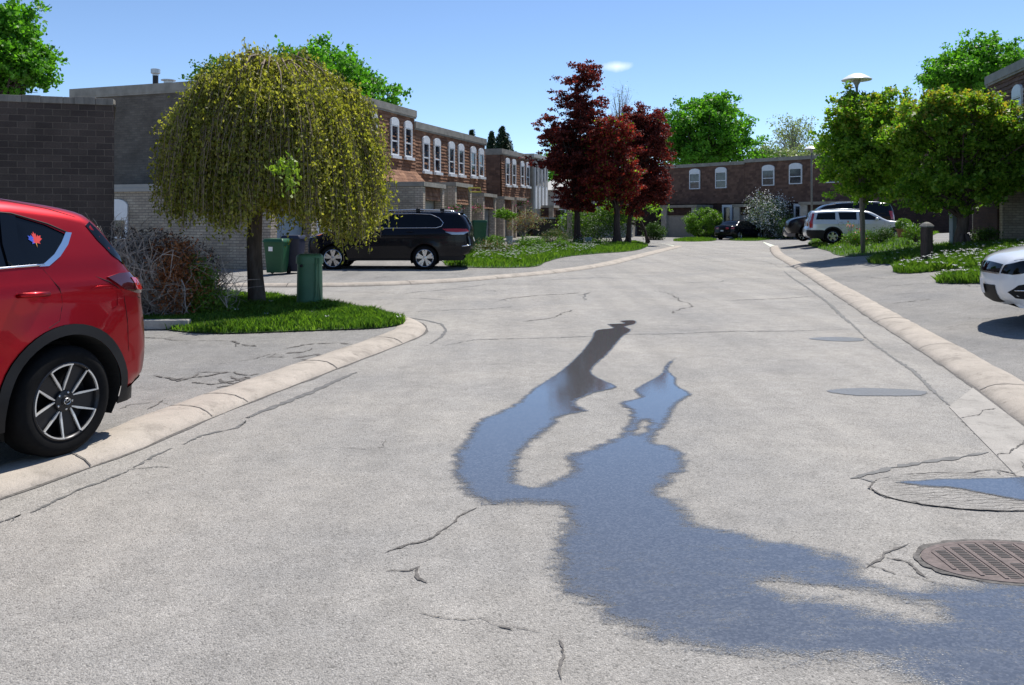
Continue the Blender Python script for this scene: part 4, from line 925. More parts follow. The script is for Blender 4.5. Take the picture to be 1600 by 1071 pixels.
# wheeled bins
def wbin(px, pyb, h, w, d, mat, label, rz=0, lidmat=None, num=True):
    b = G(px, pyb); t_ = empty('wheeled_bin', b, rz); tag(t_, label, 'bin', 'wheeled bins beside the garages')
    mb = MB(); rloft(mb, [(rrect(w * .40, d * .36, .04, 3), .06), (rrect(w * .46, d * .44, .05, 3), h * .62), (rrect(w * .5, d * .5, .05, 3), h * .9)]); mb.build('bin_body', mat, t_, smooth=True, flat_angle=40)
    mb = MB(); rloft(mb, [(rrect(w * .54, d * .54, .05, 3), h * .901), (rrect(w * .54, d * .54, .05, 3), h * .94), (rrect(w * .47, d * .47, .05, 3), h)]); mb.build('lid', lidmat or mat, t_, smooth=True, flat_angle=40)
    mb = MB(); mb.tube([(-w * .4, d * .58, h * .92), (w * .4, d * .58, h * .92)], .02, 8); mb.build('handle', mat, t_)
    for s in (-1, 1):
        mb = MB(); mb.lathe([(.001, -.03), (.10, -.03), (.11, 0), (.10, .03), (.001, .03)], 18, 'y', (0, 0, 0)); mb.v = [(v[1] + s * w * .42, v[0] + d * .42, v[2] + .11) for v in mb.v]; mb.build('wheel', M['tyre'], t_, smooth=True)
    if num:
        mb = MB(); mb.box(-w * .22, -w * .02, -d * .475, -d * .445, h * .66, h * .78); mb.v = [(v[0], v[1] - .02, v[2]) for v in mb.v]; mb.build('label_patch', M['whiter'], t_)
    return t_
wbin(433, 429, .98, .56, .6, M['plastic_green'], 'green wheeled bin with a white label, at the garage pillar behind the weeping tree', R(-6))
wbin(459, 427, 1.06, .52, .6, M['plastic_navy'], 'dark navy wheeled bin between the green bin and the brick pillar', R(-4), num=False)
wbin(749, 384, 1.15, .62, .6, M['plastic_green'], 'far green wheeled bin beside a garage door, beyond the dark blue car', R(10), num=False)
b = at(885, 378, 58)
t_ = empty('wheeled_bin', at(847, 377, 56.5).xy.to_3d() + Vector((0, 0, .1)), R(20)); tag(t_, 'black wheeled bin with a blue grey lid in the shade of the far left garages', 'bin', 'wheeled bins beside the garages')
mb = MB(); rloft(mb, [(rrect(.8, .5, .06, 3), .05), (rrect(.95, .6, .06, 3), 1.5)]); mb.build('bin_body', M['dark'], t_); mb = MB(); rloft(mb, [(rrect(1.0, .65, .06, 3), 1.501), (rrect(1.0, .65, .06, 3), 1.58)]); mb.build('lid', M['door_blue'], t_)
# brown post with cap
b = G(1448, 413); t_ = empty('wooden_bollard', b, R(15)); tag(t_, 'thick dark brown wooden post with a sloping cap, standing in the grass at the right', 'bollard')
mb = MB(); mb.box(-.115, .115, -.115, .115, -.1, .98); mb.build('post', M['bark_dk'], t_, bevel=.03)
mb = MB(); rloft(mb, [(rrect(.135, .135, .03, 2), .981), (rrect(.135, .135, .03, 2), 1.02), (rrect(.09, .09, .03, 2), 1.08), (rrect(.03, .03, .01, 2), 1.12)]); mb.build('cap', M['pole'], t_)
# pale square posts by the right tree and at the left garden
def post(px, pyb, Y, w, pyt, mat, label, name='garden_post'):
    b = at(px, pyb, Y); h = (pyb - pyt) * Y / F; t_ = empty(name, b, R(10)); tag(t_, label, 'post')
    mb = MB(); mb.box(-w / 2, w / 2, -w / 2, w / 2, -.2, h); mb.build('shaft', M[mat], t_, bevel=.02)
    mb = MB(); mb.box(-w * .6, w * .6, -w * .6, w * .6, h + .001, h + .05); mb.build('cap', M[mat], t_, bevel=.01)
post(1489, 386, 27.3, .17, 335, 'door_blue', 'pale blue grey post just left of the big street tree trunk')
post(890, 381, 52, .28, 334, 'conc', 'tall square stone post in the left garden beside the clipped bush')
post(872, 380, 55, .3, 330, 'brick_far', 'brown brick post in the left garden behind the clipped bush')
# weathered timber edging on the near drive
b0 = G(224, 514); b1 = G(297, 514); t_ = empty('timber_edging', b0, math.atan2(b1.y - b0.y, b1.x - b0.x)); tag(t_, 'weathered white painted timber beam lying on the ground by the dead bush', 'timber')
Lp = (b1 - b0).length; mb = MB(); mb.box(-.5, Lp, -.10, .06, 0, .125); mb.build('beam', M['white_old'] if 'white_old' in M else M['gutter'], t_, bevel=.012); mb = MB(); mb.box(-.45, Lp - .12, .065, .25, .0, .10); mb.build('second_beam', M['conc'], t_, bevel=.012)
b0 = G(219, 500); tag((lambda m: (m.box(-.13, .13, -.12, .12, 0, .22), m.build('paving_block', M['bark'], loc=b0, rz=.3, bevel=.02))[1])(MB()), 'dark concrete block by the tail of the red car at the bush', 'block')
# small planters in the gardens
def pot(px, pyb, Y, r, h, mat, leaf, label, fl=None, cat='planter', name='planter', loc=None):
    b = loc or at(px, pyb, Y); t_ = empty(name, b); tag(t_, label, cat)
    mb = MB(); mb.lathe([(.001, 0), (r * .72, 0), (r, h), (r * 1.08, h), (r * 1.08, h + .04), (r * .9, h + .04), (r * .85, h - .03), (.001, h - .03)], 20); mb.build('pot', M[mat], t_, smooth=True, flat_angle=40)
    return t_
# ------------------------------------------------------------------ trees and plants
def leaf_mesh(name, P, size, mat, parent, rr, aspect=.55, updir=.35, droop=0, down=False):
    n = len(P); d = rr.normal(size=(n, 3)); 
    if down: d[:, 2] = -np.abs(d[:, 2]) * 1.6 - .4
    d /= np.linalg.norm(d, axis=1)[:, None]
    nn = rr.normal(size=(n, 3)); nn[:, 2] = np.abs(nn[:, 2]) + updir; s = np.cross(d, nn); s /= np.linalg.norm(s, axis=1)[:, None] + 1e-9
    L = size * rr.uniform(.6, 1.35, n)[:, None]; Wd = L * aspect
    v = np.stack([P - d * L * .5, P - d * L * .05 + s * Wd * .5, P + d * L * .5, P - d * L * .05 - s * Wd * .5], 1)
    fold = np.cross(d, s) * Wd * .18; v[:, 1] += fold; v[:, 3] += fold
    return np_mesh(name, v.reshape(-1, 3), np.arange(4 * n).reshape(n, 4), mat, parent)
def lobe_pts(lobes, n, rr, lo=.5, zbias=0):
    vol = np.array([l[3] * l[4] * l[5] for l in lobes]) ** .85; k = rr.choice(len(lobes), n, p=vol / vol.sum()); u = rr.normal(size=(n, 3)); u /= np.linalg.norm(u, axis=1)[:, None]
    r = rr.uniform(lo ** 2.2, 1, n) ** (1 / 2.2); A_ = np.array(lobes)[k]
    return A_[:, :3] + u * r[:, None] * A_[:, 3:6]
def tree(name, label, base, lobes, nclump, per, lsize, crad, leaf, tr=.15, bark='bark', seed=1, flat=.6, lo=.45, limbs=40, group=None, cat='tree', leaf2=None, frac2=0, z2=None, trunk_top=None, aspect=.6, lean=0, sub=3, nested=True):
    rr = np.random.default_rng(seed); t_ = empty(name, base); tag(t_, label, cat, group)
    C = lobe_pts(lobes, nclump, rr, lo)
    # each clump is a spray of smaller tufts so that the crown has a ragged outline
    T = (C[:, None, :] + rr.normal(size=(nclump, sub, 3)) * crad * np.array([1, 1, flat])).reshape(-1, 3)
    k = np.repeat(np.arange(len(T)), max(1, per // sub)); P = T[k] + rr.normal(size=(len(k), 3)) * crad * .42 * np.array([1, 1, flat])
    P[:, 2] = np.maximum(P[:, 2], .3)
    if leaf2:
        m = rr.random(len(P)) < frac2
        if z2 is not None: m = rr.random(len(P)) < frac2 * np.clip((P[:, 2] - z2[0]) / (z2[1] - z2[0]), 0, 1)
        leaf_mesh('leaves', P[~m], lsize, M[leaf], t_, rr, aspect); leaf_mesh('leaves', P[m], lsize, M[leaf2], t_, rr, aspect)
    else: leaf_mesh('leaves', P, lsize, M[leaf], t_, rr, aspect)
    zc = np.mean([l[2] for l in lobes]); zl = min(l[2] - l[5] for l in lobes); top = trunk_top or (zc + .5 * max(l[5] for l in lobes))
    cx, cy = np.mean([l[0] for l in lobes]), np.mean([l[1] for l in lobes])
    path = []; m = 9
    for i in range(m):
        f = i / (m - 1); path.append((cx * f ** 1.6 + rr.normal() * tr * .22 * (0 < i), cy * f ** 1.6 + rr.normal() * tr * .22 * (0 < i), -.15 + (top + .15) * f))
    mb = MB(); mb.tube(path, [tr * 1.3] + [tr * (1 - .78 * i / (m - 1)) for i in range(1, m)], 12)
    for j in range(5):  # root flare
        a = j * 1.3; mb.tube([(math.cos(a) * tr * .5, math.sin(a) * tr * .5, .22 + tr), (math.cos(a) * tr * 1.5, math.sin(a) * tr * 1.5, -.05)], [tr * .45, tr * .3], 6)
    mb.build('trunk', M[bark], t_, smooth=True)
    mb = MB(); idx = rr.permutation(nclump)[:limbs]
    for i in idx:
        c = Vector(C[i]); f = min(.95, max(.25, (c.z - .25 * abs(c.z - zl)) / top * rr.uniform(.55, .85))); k_ = f * (m - 1); a = int(k_); p = Vector(path[a]).lerp(Vector(path[min(a + 1, m - 1)]), k_ - a)
        if p.z > c.z - .1: p.z = max(zl * .9, c.z - .5)
        mid = p.lerp(c, .5) + Vector((rr.normal() * .12, rr.normal() * .12, .12 * (c - p).length)); r0 = tr * .32 * (1 - .5 * f)
        q = c + (c - mid).normalized() * crad * .5
        mb.tube([p, p.lerp(mid, .5) + Vector((0, 0, .03)), mid, c, q], [r0, r0 * .8, r0 * .6, r0 * .3, r0 * .12], 6, 0, False)
        for _ in range(3):
            e_ = mid.lerp(c, rr.uniform(.2, 1)); w_ = Vector(rr.normal(size=3)) * crad; mb.tube([e_, e_ + w_ * .6, e_ + w_], [r0 * .3, r0 * .2, r0 * .08], 4, 0, False)
    mb.build('branches', M[bark], t_, smooth=True)
    return t_
def L_(base, *ls):    # lobes given as (px, py, rpx, rpy, dy, ry) at the depth of the base
    out = []; Y = base.y
    for px, py, rx, rz, dy, ry in ls:
        c = at(px, py, Y); k = Y / F; out.append((c.x - base.x, dy, c.z - base.z, rx * k, ry, rz * k))
    return out
# weeping mulberry on the corner island
def willow():
    rr = np.random.default_rng(11); b = G(400, 481); Y = b.y; k = Y / F; t_ = empty('weeping_tree', b); tag(t_, 'small weeping tree with a mop of hanging yellow green branches on the corner island', 'tree')
    cx = at(424, 0, Y).x - b.x; cy = .1; ztop = at(0, 92, Y).z - b.z
    mb = MB(); mb.tube([(.05, 0, -.1), (.02, 0, .1), (-.01, 0, .5), (-.03, 0, 1.0), (-.02, 0, 1.5), (.02, 0, 2.1), (.12, .02, 2.9), (cx * .8, cy, ztop - .9)], [.20, .155, .135, .125, .125, .12, .12, .07], 14); mb.build('trunk', M['bark'], t_, smooth=True)
    br = MB(); P = []; PH = []; tw = MB(); nb = 46
    def dome(r, a):     # top surface height over the crown's middle
        q = r / 1.42; return ztop - .06 - .95 * q ** 2.4 + .10 * math.sin(3 * a + 1) + .08 * math.sin(5 * a)
    for i in range(nb):
        a = 2 * math.pi * i / nb + rr.normal() * .1; R1 = 1.36 * rr.uniform(.5, 1) * (1 + .07 * math.sin(2 * a)); st = Vector((cx * .7 + rr.normal() * .05, cy + rr.normal() * .05, ztop - 1.3 + rr.normal() * .2)); path = [st]
        for f in (.2, .4, .6, .8, 1):
            r = R1 * f; zz = dome(r, a) - .06 + .12 * math.sin(f * 3.1) + rr.normal() * .05; path.append(Vector((cx + math.cos(a) * r * 1.03, cy + math.sin(a) * r, zz if f > .25 else (zz + st.z) / 2 + .25)))
        br.tube(path, [.038, .03, .022, .016, .012, .006], 6, 0, False)
    br.build('arching_branches', M['twig_br'], t_, smooth=True)
    ns = 4000; ncurl = 0
    for i in range(ns):
        a = rr.random() * 2 * math.pi; q = math.sqrt(rr.uniform(.0, 1)); 
        if rr.random() < .5: q = rr.uniform(.80, 1.0)
        lob = 1 + .07 * math.sin(2 * a + .4) + .05 * math.sin(5 * a) + .03 * math.sin(11 * a); r = 1.42 * q * lob
        x = cx + math.cos(a) * r * 1.03; y = cy + math.sin(a) * r
        z0 = dome(r / lob, a) + rr.normal() * .09
        zend = 1.64 + .16 * math.sin(4 * a) + .14 * math.sin(9 * a + 1) + rr.normal() * .13 + (.0 if q > .75 else .18)
        if math.cos(a) < -.55: zend += .42 * (-math.cos(a) - .55) * 2
        if math.cos(a) > .75: zend -= .2
        if rr.random() < .35: zend += rr.uniform(.2, 1.4)
        if z0 - zend < .25: zend = z0 - .4
        L = z0 - zend; n = max(6, int(L / .034)); t = np.linspace(0, 1, n); out = .22 + .32 * rr.random()
        if q < .35: out *= .3
        px_ = x + math.cos(a) * out * np.sin(t * 1.6) * (.8) + np.cumsum(rr.normal(size=n)) * .008; py_ = y + math.sin(a) * out * np.sin(t * 1.6) * .8 + np.cumsum(rr.normal(size=n)) * .008
        pz = z0 + .10 * np.sin(np.minimum(t * 6, 3.1)) * (1 - t) - L * t
        S = np.stack([px_, py_, pz], 1); keep = rr.random(n) < .86; P.append(S[keep] + rr.normal(size=(keep.sum(), 3)) * .028)
        if i % 2 == 0: tw.tube([tuple(S[j]) for j in sorted(set(list(range(0, n, max(1, n // 6))) + [n - 1]))], .0045, 3, 0, False)
    tw.build('hanging_twigs', M['twig_br'], t_)
    aa = rr.random(5200) * 6.2832; qq = np.sqrt(rr.random(5200)) * 1.0; P.append(np.stack([cx + np.cos(aa) * qq * 1.42, cy + np.sin(aa) * qq * 1.42, np.array([dome(q_ * 1.42, a_) for q_, a_ in zip(qq, aa)]) + rr.normal(size=5200) * .10 - .05], 1))
    P = np.concatenate(P); leaf_mesh('leaves', P, .062, M['lf_willow'], t_, rr, .6, down=True)
    # two tufts of brighter fresh shoots on the near side
    F_ = []
    for px, py, rad, n in ((545, 0, 0, 0), (447, 258, .11, 95), (455, 285, .09, 60), (428, 262, .06, 25)):
        if n: c = at(px, py, Y - 2.1) - b; c.x = (px - 800) / F * (Y - 2.1) - b.x; c.z = EYE + (HZ - py) * (Y - 2.1) / F - b.z; leaf_mesh('fresh_shoot', np.array(c) + rr.normal(size=(n, 3)) * rad * np.array([.8, .5, .9]), .085, M['lf_willow_hi'], t_, rr, .5, down=True)
willow()
# red leaved maples on the left of the street end
b = at(903, 381, 47); b.z = hz(b.x, b.y)
tree('red_maple', 'tallest dark red leaved maple with a pointed crown, standing left of the others', b, L_(b, (908, 118, 24, 26, 0, .9), (905, 165, 40, 32, 0, 1.5), (902, 212, 58, 30, 0, 2.0), (862, 212, 26, 10, 0, .8), (866, 186, 30, 8, 0, .8), (880, 250, 46, 22, 0, 1.7), (915, 262, 52, 45, 0, 2.0), (905, 312, 34, 26, 0, 1.4)), 420, 130, .13, .29, 'lf_red', .2, 'bark_dk', 21, .42, .3, 60, 'dark red leaved maples at the left of the street', aspect=.75)
b = at(964, 387, 45.5); b.z = hz(b.x, b.y)
tree('red_maple', 'shorter bright red leaved maple with green shoots, its bare trunk at the kerb', b, L_(b, (955, 212, 32, 36, 0, 1.4), (960, 258, 36, 38, 0, 1.6), (945, 292, 40, 28, 0, 1.5), (972, 292, 27, 26, -.3, 1.1), (975, 262, 22, 22, -.3, 1.0)), 250, 130, .125, .27, 'lf_red_hi', .22, 'bark_dk', 22, .6, .35, 40, 'dark red leaved maples at the left of the street', leaf2='lf_street', frac2=.07, aspect=.75)
b = at(981, 384, 50); b.z = hz(b.x, b.y)
tree('red_maple', 'dark red leaved maple furthest right of the three, in front of the far townhouses', b, L_(b, (1010, 195, 30, 28, 0, 1.4), (1008, 235, 40, 40, 0, 1.8), (1018, 290, 26, 25, 0, 1.3), (995, 312, 24, 26, 0, 1.1), (990, 190, 20, 24, 0, 1)), 290, 130, .13, .29, 'lf_red', .17, 'bark_dk', 23, .6, .35, 40, 'dark red leaved maples at the left of the street', aspect=.75)
b = at(1012, 380, 54); b.z = .1
tree('garden_tree', 'low light green tree behind the red maples, its leaves hanging at their right', b, L_(b, (1020, 325, 9, 20, 0, .6), (985, 250, 16, 28, 0, .8), (960, 335, 40, 16, 0, 1.4), (915, 345, 36, 14, 0, 1.2)), 110, 60, .17, .3, 'lf_street', .1, 'bark_dk', 24, .7, .3, 20)
b = at(965, 370, 75); b.z = 0
tree('bare_tree', 'thin grey green tree top showing between the red maples', b, L_(b, (968, 160, 22, 26, 0, 1.6),), 26, 8, .12, .5, 'lf_pale', .16, 'bark_gr', 25, 1, .3, 26)
# trees beyond the roofs
far = 'trees beyond the townhouses'
def ftree(px, Y, lobes, n, label, leaf='lf_far', seed=1, lsize=.34, crad=.75, tr=.4, per=80, **k):
    b = Vector(((px - 800) / F * Y, Y, 0)); return tree(k.pop('name', 'maple_tree'), label, b, L_(b, *lobes), n, per, lsize, crad, leaf, tr, k.pop('bark', 'bark'), seed, k.pop('flat', .7), k.pop('lo', .35), k.pop('limbs', 50), far, aspect=.75, **k)
ftree(1102, 96, [(1100, 195, 60, 36, 0, 4.5), (1060, 215, 30, 30, 0, 3), (1145, 210, 32, 30, 0, 3), (1095, 240, 75, 26, 0, 4.5), (1108, 172, 40, 20, 0, 3)], 230, 'large round bright green maple behind the dark far townhouses', 'lf_maple', 31, .36, .8, per=110)
ftree(505, 56, [(500, 105, 55, 30, 0, 3), (550, 130, 40, 28, 0, 2.5), (590, 155, 30, 20, 0, 2), (460, 110, 30, 30, 0, 2), (480, 150, 70, 30, 0, 3)], 230, 'bright green maple behind the roof of the tallest left townhouse', 'lf_maple', 32, .26, .55, per=90)
ftree(330, 52, [(325, 118, 22, 18, 0, 1.2), (345, 105, 14, 12, 0, 1)], 40, 'wispy green tree top above the left roof, beside the weeping tree', 'lf_far', 33, .2, .4, per=40, tr=.2)
ftree(0, 40, [(10, 90, 55, 40, 0, 2.4), (-20, 50, 50, 50, 0, 2.4), (45, 105, 28, 26, 0, 1.4), (20, 25, 22, 24, 0, 1.5), (-10, 130, 50, 22, 0, 2)], 260, 'dense bright green tree above the brown brick wall at the top left corner', 'lf_maple', 34, .22, .42, per=100)
ftree(1520, 62, [(1540, 92, 45, 22, 0, 3), (1490, 110, 38, 24, 0, 3), (1585, 105, 30, 20, 0, 2), (1520, 130, 70, 28, 0, 3.5), (1525, 80, 20, 16, 0, 2)], 230, 'green maple rising behind the street trees at the upper right', 'lf_maple', 35, .24, .5, per=100)
ftree(1237, 120, [(1238, 212, 32, 32, 0, 4),], 70, 'pale lacy half bare tree on the skyline above the far townhouses', 'lf_pale', 36, .3, .8, per=26, bark='bark_gr', limbs=60, lo=.2, name='bare_tree', tr=.35)
ftree(1215, 105, [(1200, 240, 28, 10, 0, 3), (1245, 245, 40, 12, 0, 3), (1290, 240, 30, 14, 0, 3)], 90, 'low light green tree line just above the far roof', 'lf_pale', 37, .3, .6, per=60, tr=.2)
ftree(1185, 100, [(1185, 250, 20, 16, 0, 2)], 30, 'small mid green tree beside the large far maple', 'lf_far', 38, .3, .6, per=60, tr=.2)
ftree(875, 82, [(868, 300, 20, 40, 0, 2), (880, 260, 30, 30, 0, 2)], 60, 'green tree deep behind the tall red maple', 'lf_maple', 39, .3, .6, per=60, tr=.2)
def conifer(px, pyt, pyb, Y, rpx, label, seed):
    rr = np.random.default_rng(seed); b = Vector(((px - 800) / F * Y, Y, 0)); t_ = empty('spruce_tree', b); tag(t_, label, 'tree', far)
    top = at(px, pyt, Y).z; k = Y / F; mb = MB(); mb.tube([(0, 0, -.2), (0, 0, top)], [.3, .03], 8); mb.build('trunk', M['bark_dk'], t_, smooth=True); P = []; zb = at(0, pyb, Y).z
    H = top - zb; nl = 22
    for i in range(nl):
        f = (i + .5) / nl; z = top - H * f; R_ = rpx * k * f ** .8; m = int(8 + 14 * f)
        for j in range(m):
            a = rr.random() * 6.283; L = R_ * rr.uniform(.6, 1.1); t = np.sqrt(rr.random(34)); P.append(np.stack([np.cos(a) * L * t + rr.normal(size=34) * .10, np.sin(a) * L * t + rr.normal(size=34) * .10, z - .35 * L * t * .6 + .25 * t ** 3 * L * .4 + rr.normal(size=34) * .10], 1))
    leaf_mesh('foliage', np.concatenate(P), .26, M['lf_conifer'], t_, rr, .35)
conifer(737, 205, 245, 95, 9, 'slim dark spruce tip just above the middle left roof', 41)
conifer(785, 199, 262, 88, 30, 'broad dark spruce above the left row roof', 42)
conifer(768, 207, 262, 90, 14, 'smaller dark spruce touching the left side of the broad one', 43)
# street trees on the right
b = at(1349, 389.5, 29.62); b.z = hz(b.x, b.y)
tree('street_tree', 'left street tree with a dense dark green crown round the near lamp post', b, L_(b, (1335, 190, 45, 38, -.5, 1.2), (1370, 172, 34, 24, -.5, 1.1), (1350, 240, 60, 50, -.5, 1.6), (1340, 285, 45, 30, 0, 1.3), (1395, 220, 34, 60, 0, 1.4), (1302, 235, 18, 40, 0, .7)), 330, 130, .125, .24, 'lf_street', .05, 'pole', 51, .75, .4, 50, 'street trees on the right lawn', leaf2='lf_orange', frac2=.22, z2=(3.6, 5.6), aspect=.75)
b = at(1505, 388, 26.5); b.z = hz(b.x, b.y)
tree('street_tree', 'big right street tree with a wide yellow green crown and branches showing through', b, L_(b, (1465, 178, 52, 30, 0, 1.2), (1525, 188, 58, 32, 0, 1.3), (1585, 225, 34, 28, 0, 1.0), (1450, 220, 50, 50, 0, 1.4), (1560, 240, 50, 50, 0, 1.4), (1500, 290, 60, 34, 0, 1.5), (1440, 290, 36, 34, 0, 1.1), (1592, 280, 32, 26, 0, 1), (1425, 200, 36, 30, 0, 1)), 380, 135, .115, .22, 'lf_street', .2, 'bark', 52, .8, .45, 110, 'street trees on the right lawn', leaf2='lf_orange', frac2=.45, z2=(3.3, 4.8), aspect=.75)
# shrubs
def shrub(px, pyb, Y, w, h, label, leaf, seed, n=60, per=60, ls=.07, fl=None, nfl=0, name='shrub', cat='shrub', box=False, group=None, base=None, stems=14, bark='bark', crad=None, leaf2=None, frac2=0, fs=.05, flat=.8):
    """w,h in metres; leafy bush with stems, crown resting on the ground"""
    rr = np.random.default_rng(seed); b = base or at(px, pyb, Y); t_ = empty(name, b); tag(t_, label, cat, group)
    if box: lo, lob = .75, [(0, 0, h * .55, w / 2, w / 2, h * .45), (0, 0, h * .6, w * .42, w * .42, h * .38)]
    else: lo, lob = .35, [(0, 0, h * .5, w / 2, w / 2, h * .5), (w * .15, 0, h * .45, w * .35, w * .35, h * .4), (-w * .18, 0, h * .4, w * .3, w * .3, h * .4)]
    C = lobe_pts(lob, n, rr, lo); cr_ = crad or (w * .09); k = np.repeat(np.arange(n), per); P = C[k] + rr.normal(size=(len(k), 3)) * cr_ * np.array([1, 1, flat]); P[:, 2] = np.abs(P[:, 2] - .02) + .02
    leaf_mesh('leaves', P, ls, M[leaf], t_, rr, .6)
    if leaf2: leaf_mesh('leaves', P[rr.random(len(P)) < frac2] + rr.normal(size=3) * .01, ls, M[leaf2], t_, rr, .6)
    mb = MB()
    for i in range(stems):
        c = C[rr.integers(n)]; mb.tube([(rr.normal() * w * .05, rr.normal() * w * .05, -.05), (c[0] * .4, c[1] * .4, c[2] * .5), tuple(c)], [.012 + .012 * h, .01 + .006 * h, .004], 5, 0, False)
    mb.build('stems', M[bark], t_)
    if fl:
        k = rr.integers(0, n, nfl); Q = C[k] + (C[k] - [0, 0, h * .4]) * .12 + rr.normal(size=(nfl, 3)) * cr_ * 1.0; Q[:, 2] = np.abs(Q[:, 2]); leaf_mesh('blossoms', Q, fs, M[fl], t_, rr, .9)
    return t_
shrub(1101, 374, 67, 3.3, 2.45, 'big rounded clipped bright green hedge bush in front of the far garage', 'lf_shrub', 61, 150, 90, .11, box=True, name='round_hedge', crad=.13)
shrub(1200, 374, 64, 3.3, 3.7, 'tall bush covered in white blossom beside the black sedan', 'lf_shrub_dk', 62, 130, 34, .10, 'flower_white', 3200, name='flowering_bush', crad=.22, leaf2='lf_pale', frac2=.5, fs=.085)
shrub(1236, 372, 62, 1.8, 1.6, 'low green bush to the right of the white blossom bush', 'lf_shrub_dk', 63, 50, 50, .1, 'flower_white', 60)
shrub(1022, 380, 62, 1.5, 1.7, 'loose green bush beside the far left garage, right of the red maples', 'lf_shrub_dk', 64, 70, 60, .1)
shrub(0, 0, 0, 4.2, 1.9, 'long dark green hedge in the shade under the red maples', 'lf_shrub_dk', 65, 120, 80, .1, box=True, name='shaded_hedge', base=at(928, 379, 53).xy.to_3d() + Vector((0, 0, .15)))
shrub(868, 386, 41, 1.5, .75, 'clipped brownish green dome bush in the left garden', 'lf_shrub_dk', 66, 70, 80, .045, box=True, name='clipped_bush', leaf2='lf_brown', frac2=.12)
shrub(828, 392, 36.5, 1.15, .62, 'light green leafy mound of perennials in the left garden', 'lf_shrub', 67, 60, 70, .055, name='garden_plant', cat='plant')
shrub(877, 390, 37, .75, .5, 'small light green plant in front of the clipped dome bush', 'lf_shrub', 68, 30, 60, .05, name='garden_plant', cat='plant')
shrub(765, 395, 33, 1.7, .42, 'low spreading plant right behind the dark blue car', 'lf_shrub_dk', 69, 60, 60, .05, name='garden_plant', cat='plant', leaf2='lf_brown', frac2=.3)
shrub(774, 388, 37, .7, .65, 'upright light green plant near the far green bin', 'lf_shrub', 70, 26, 60, .06, name='garden_plant', cat='plant')
shrub(912, 388, 44, 1.8, .4, 'low pale flowered plants at the foot of the stone post', 'lf_shrub', 71, 50, 40, .05, 'flower_white', 260, name='flower_bed', cat='plant', fs=.045)
shrub(890, 386, 46, 1.4, .45, 'orange and cream flowers beside the stone post', 'lf_shrub', 72, 30, 40, .05, 'lf_orange', 200, name='flower_bed', cat='plant', fs=.07)
shrub(946, 392, 40.5, .75, .45, 'small round green shrub by a white rock in the left verge', 'lf_shrub_dk', 73, 26, 60, .05, name='garden_plant', cat='plant')
shrub(935, 386, 49, 2.4, .3, 'low green ground plants between the red maple trunks and the kerb', 'lf_shrub', 74, 40, 40, .06, name='garden_plant', cat='plant')
# twiggy garden shrub with one bright leafy tuft
b = at(815, 389, 37.5); b.z = hz(b.x, b.y)
t_ = tree('garden_shrub', 'bare brown twiggy garden shrub with crooked stems in the left garden', b, L_(b, (832, 343, 26, 16, 0, .8), (812, 350, 20, 14, 0, .6)), 90, 30, .05, .12, 'lf_brown', .045, 'bark_gr', 81, .8, .2, 60, cat='shrub', leaf2='lf_pale', frac2=.5)
b = at(800, 388, 38.5); b.z = hz(b.x, b.y)
tree('garden_tree', 'small garden tree with a flat bright green top in front of the fourth garage', b, L_(b, (788, 335, 15, 7, 0, .4), (796, 339, 12, 6, 0, .3)), 50, 60, .07, .1, 'lf_shrub', .03, 'bark_gr', 82, .6, .3, 20, cat='tree')
# hanging baskets
def basket(px, py, Y, label, seed):
    rr = np.random.default_rng(seed); b = at(px, py, Y); t_ = empty('hanging_basket', b); tag(t_, label, 'hanging basket', 'hanging flower baskets by the garages')
    mb = MB(); mb.lathe([(.001, -.2), (.12, -.17), (.2, -.05), (.22, 0)], 16); mb.tube([(0, 0, 0), (0, 0, .45)], .01, 4); mb.build('basket', M['twig'], t_, smooth=True)
    P = rr.normal(size=(300, 3)) * [.14, .14, .10]; leaf_mesh('leaves', P, .08, M['lf_shrub_dk'], t_, rr); leaf_mesh('blossoms', rr.normal(size=(90, 3)) * [.16, .16, .09] + [0, 0, .03], .06, M['flower_pink'], t_, rr, .9)
basket(812, 322, 46, 'hanging basket of pink flowers above the bare garden shrub', 91); basket(820, 319, 47.5, 'second pink flower basket just right of the first, by the dark garage door', 92)
basket(746, 326, 41, 'small reddish pink flower basket on the garage pillar beyond the green bin', 93); basket(711, 328, 34, 'pink flower basket just above the rear roof of the dark blue car', 94)
# right gardens
shrub(1345, 383, 34.5, 1.3, .55, 'green leafy plant behind the near lamp post with red tulips', 'lf_shrub', 75, 40, 60, .06, name='flower_bed', cat='plant', stems=8)
shrub(1375, 380, 34, 1.1, .65, 'dark green rounded plant between the lamp post and the planter', 'lf_shrub_dk', 76, 40, 60, .06, 'flower_white', 30, name='garden_plant', cat='plant')
shrub(1331, 379, 35.0, 1.0, .9, 'cluster of orange red tulips in front of the silver wagon', 'lf_shrub', 77, 16, 14, .06, 'flower_red', 90, name='flower_bed', cat='plant', fs=.075, stems=20)
shrub(1432, 376, 30.5, .85, .62, 'green leafy shrub right of the planter, by the brown wooden post', 'lf_shrub', 78, 36, 60, .055, name='garden_plant', cat='plant')
shrub(1536, 380, 26.8, 1.0, .5, 'low shaded plant to the right of the street tree trunk', 'lf_shrub_dk', 79, 30, 50, .06, name='garden_plant', cat='plant')
p = at(1412, 371, 31.5); t_ = pot(0, 0, 0, .26, .28, 'terracotta', None, 'dark round planter with a clipped green ball plant in the right garden', loc=p)
rr = np.random.default_rng(5); u = rr.normal(size=(1500, 3)); u /= np.linalg.norm(u, axis=1)[:, None]; leaf_mesh('leaves', u * [.30, .30, .25] * rr.uniform(.7, 1, (1500, 1)) + [0, 0, .48], .06, M['lf_shrub'], t_, rr)
p = at(796, 382, 38); pot(0, 0, 0, .16, .33, 'door_blue', None, 'blue grey garden pot beneath the bare garden shrub', loc=p)
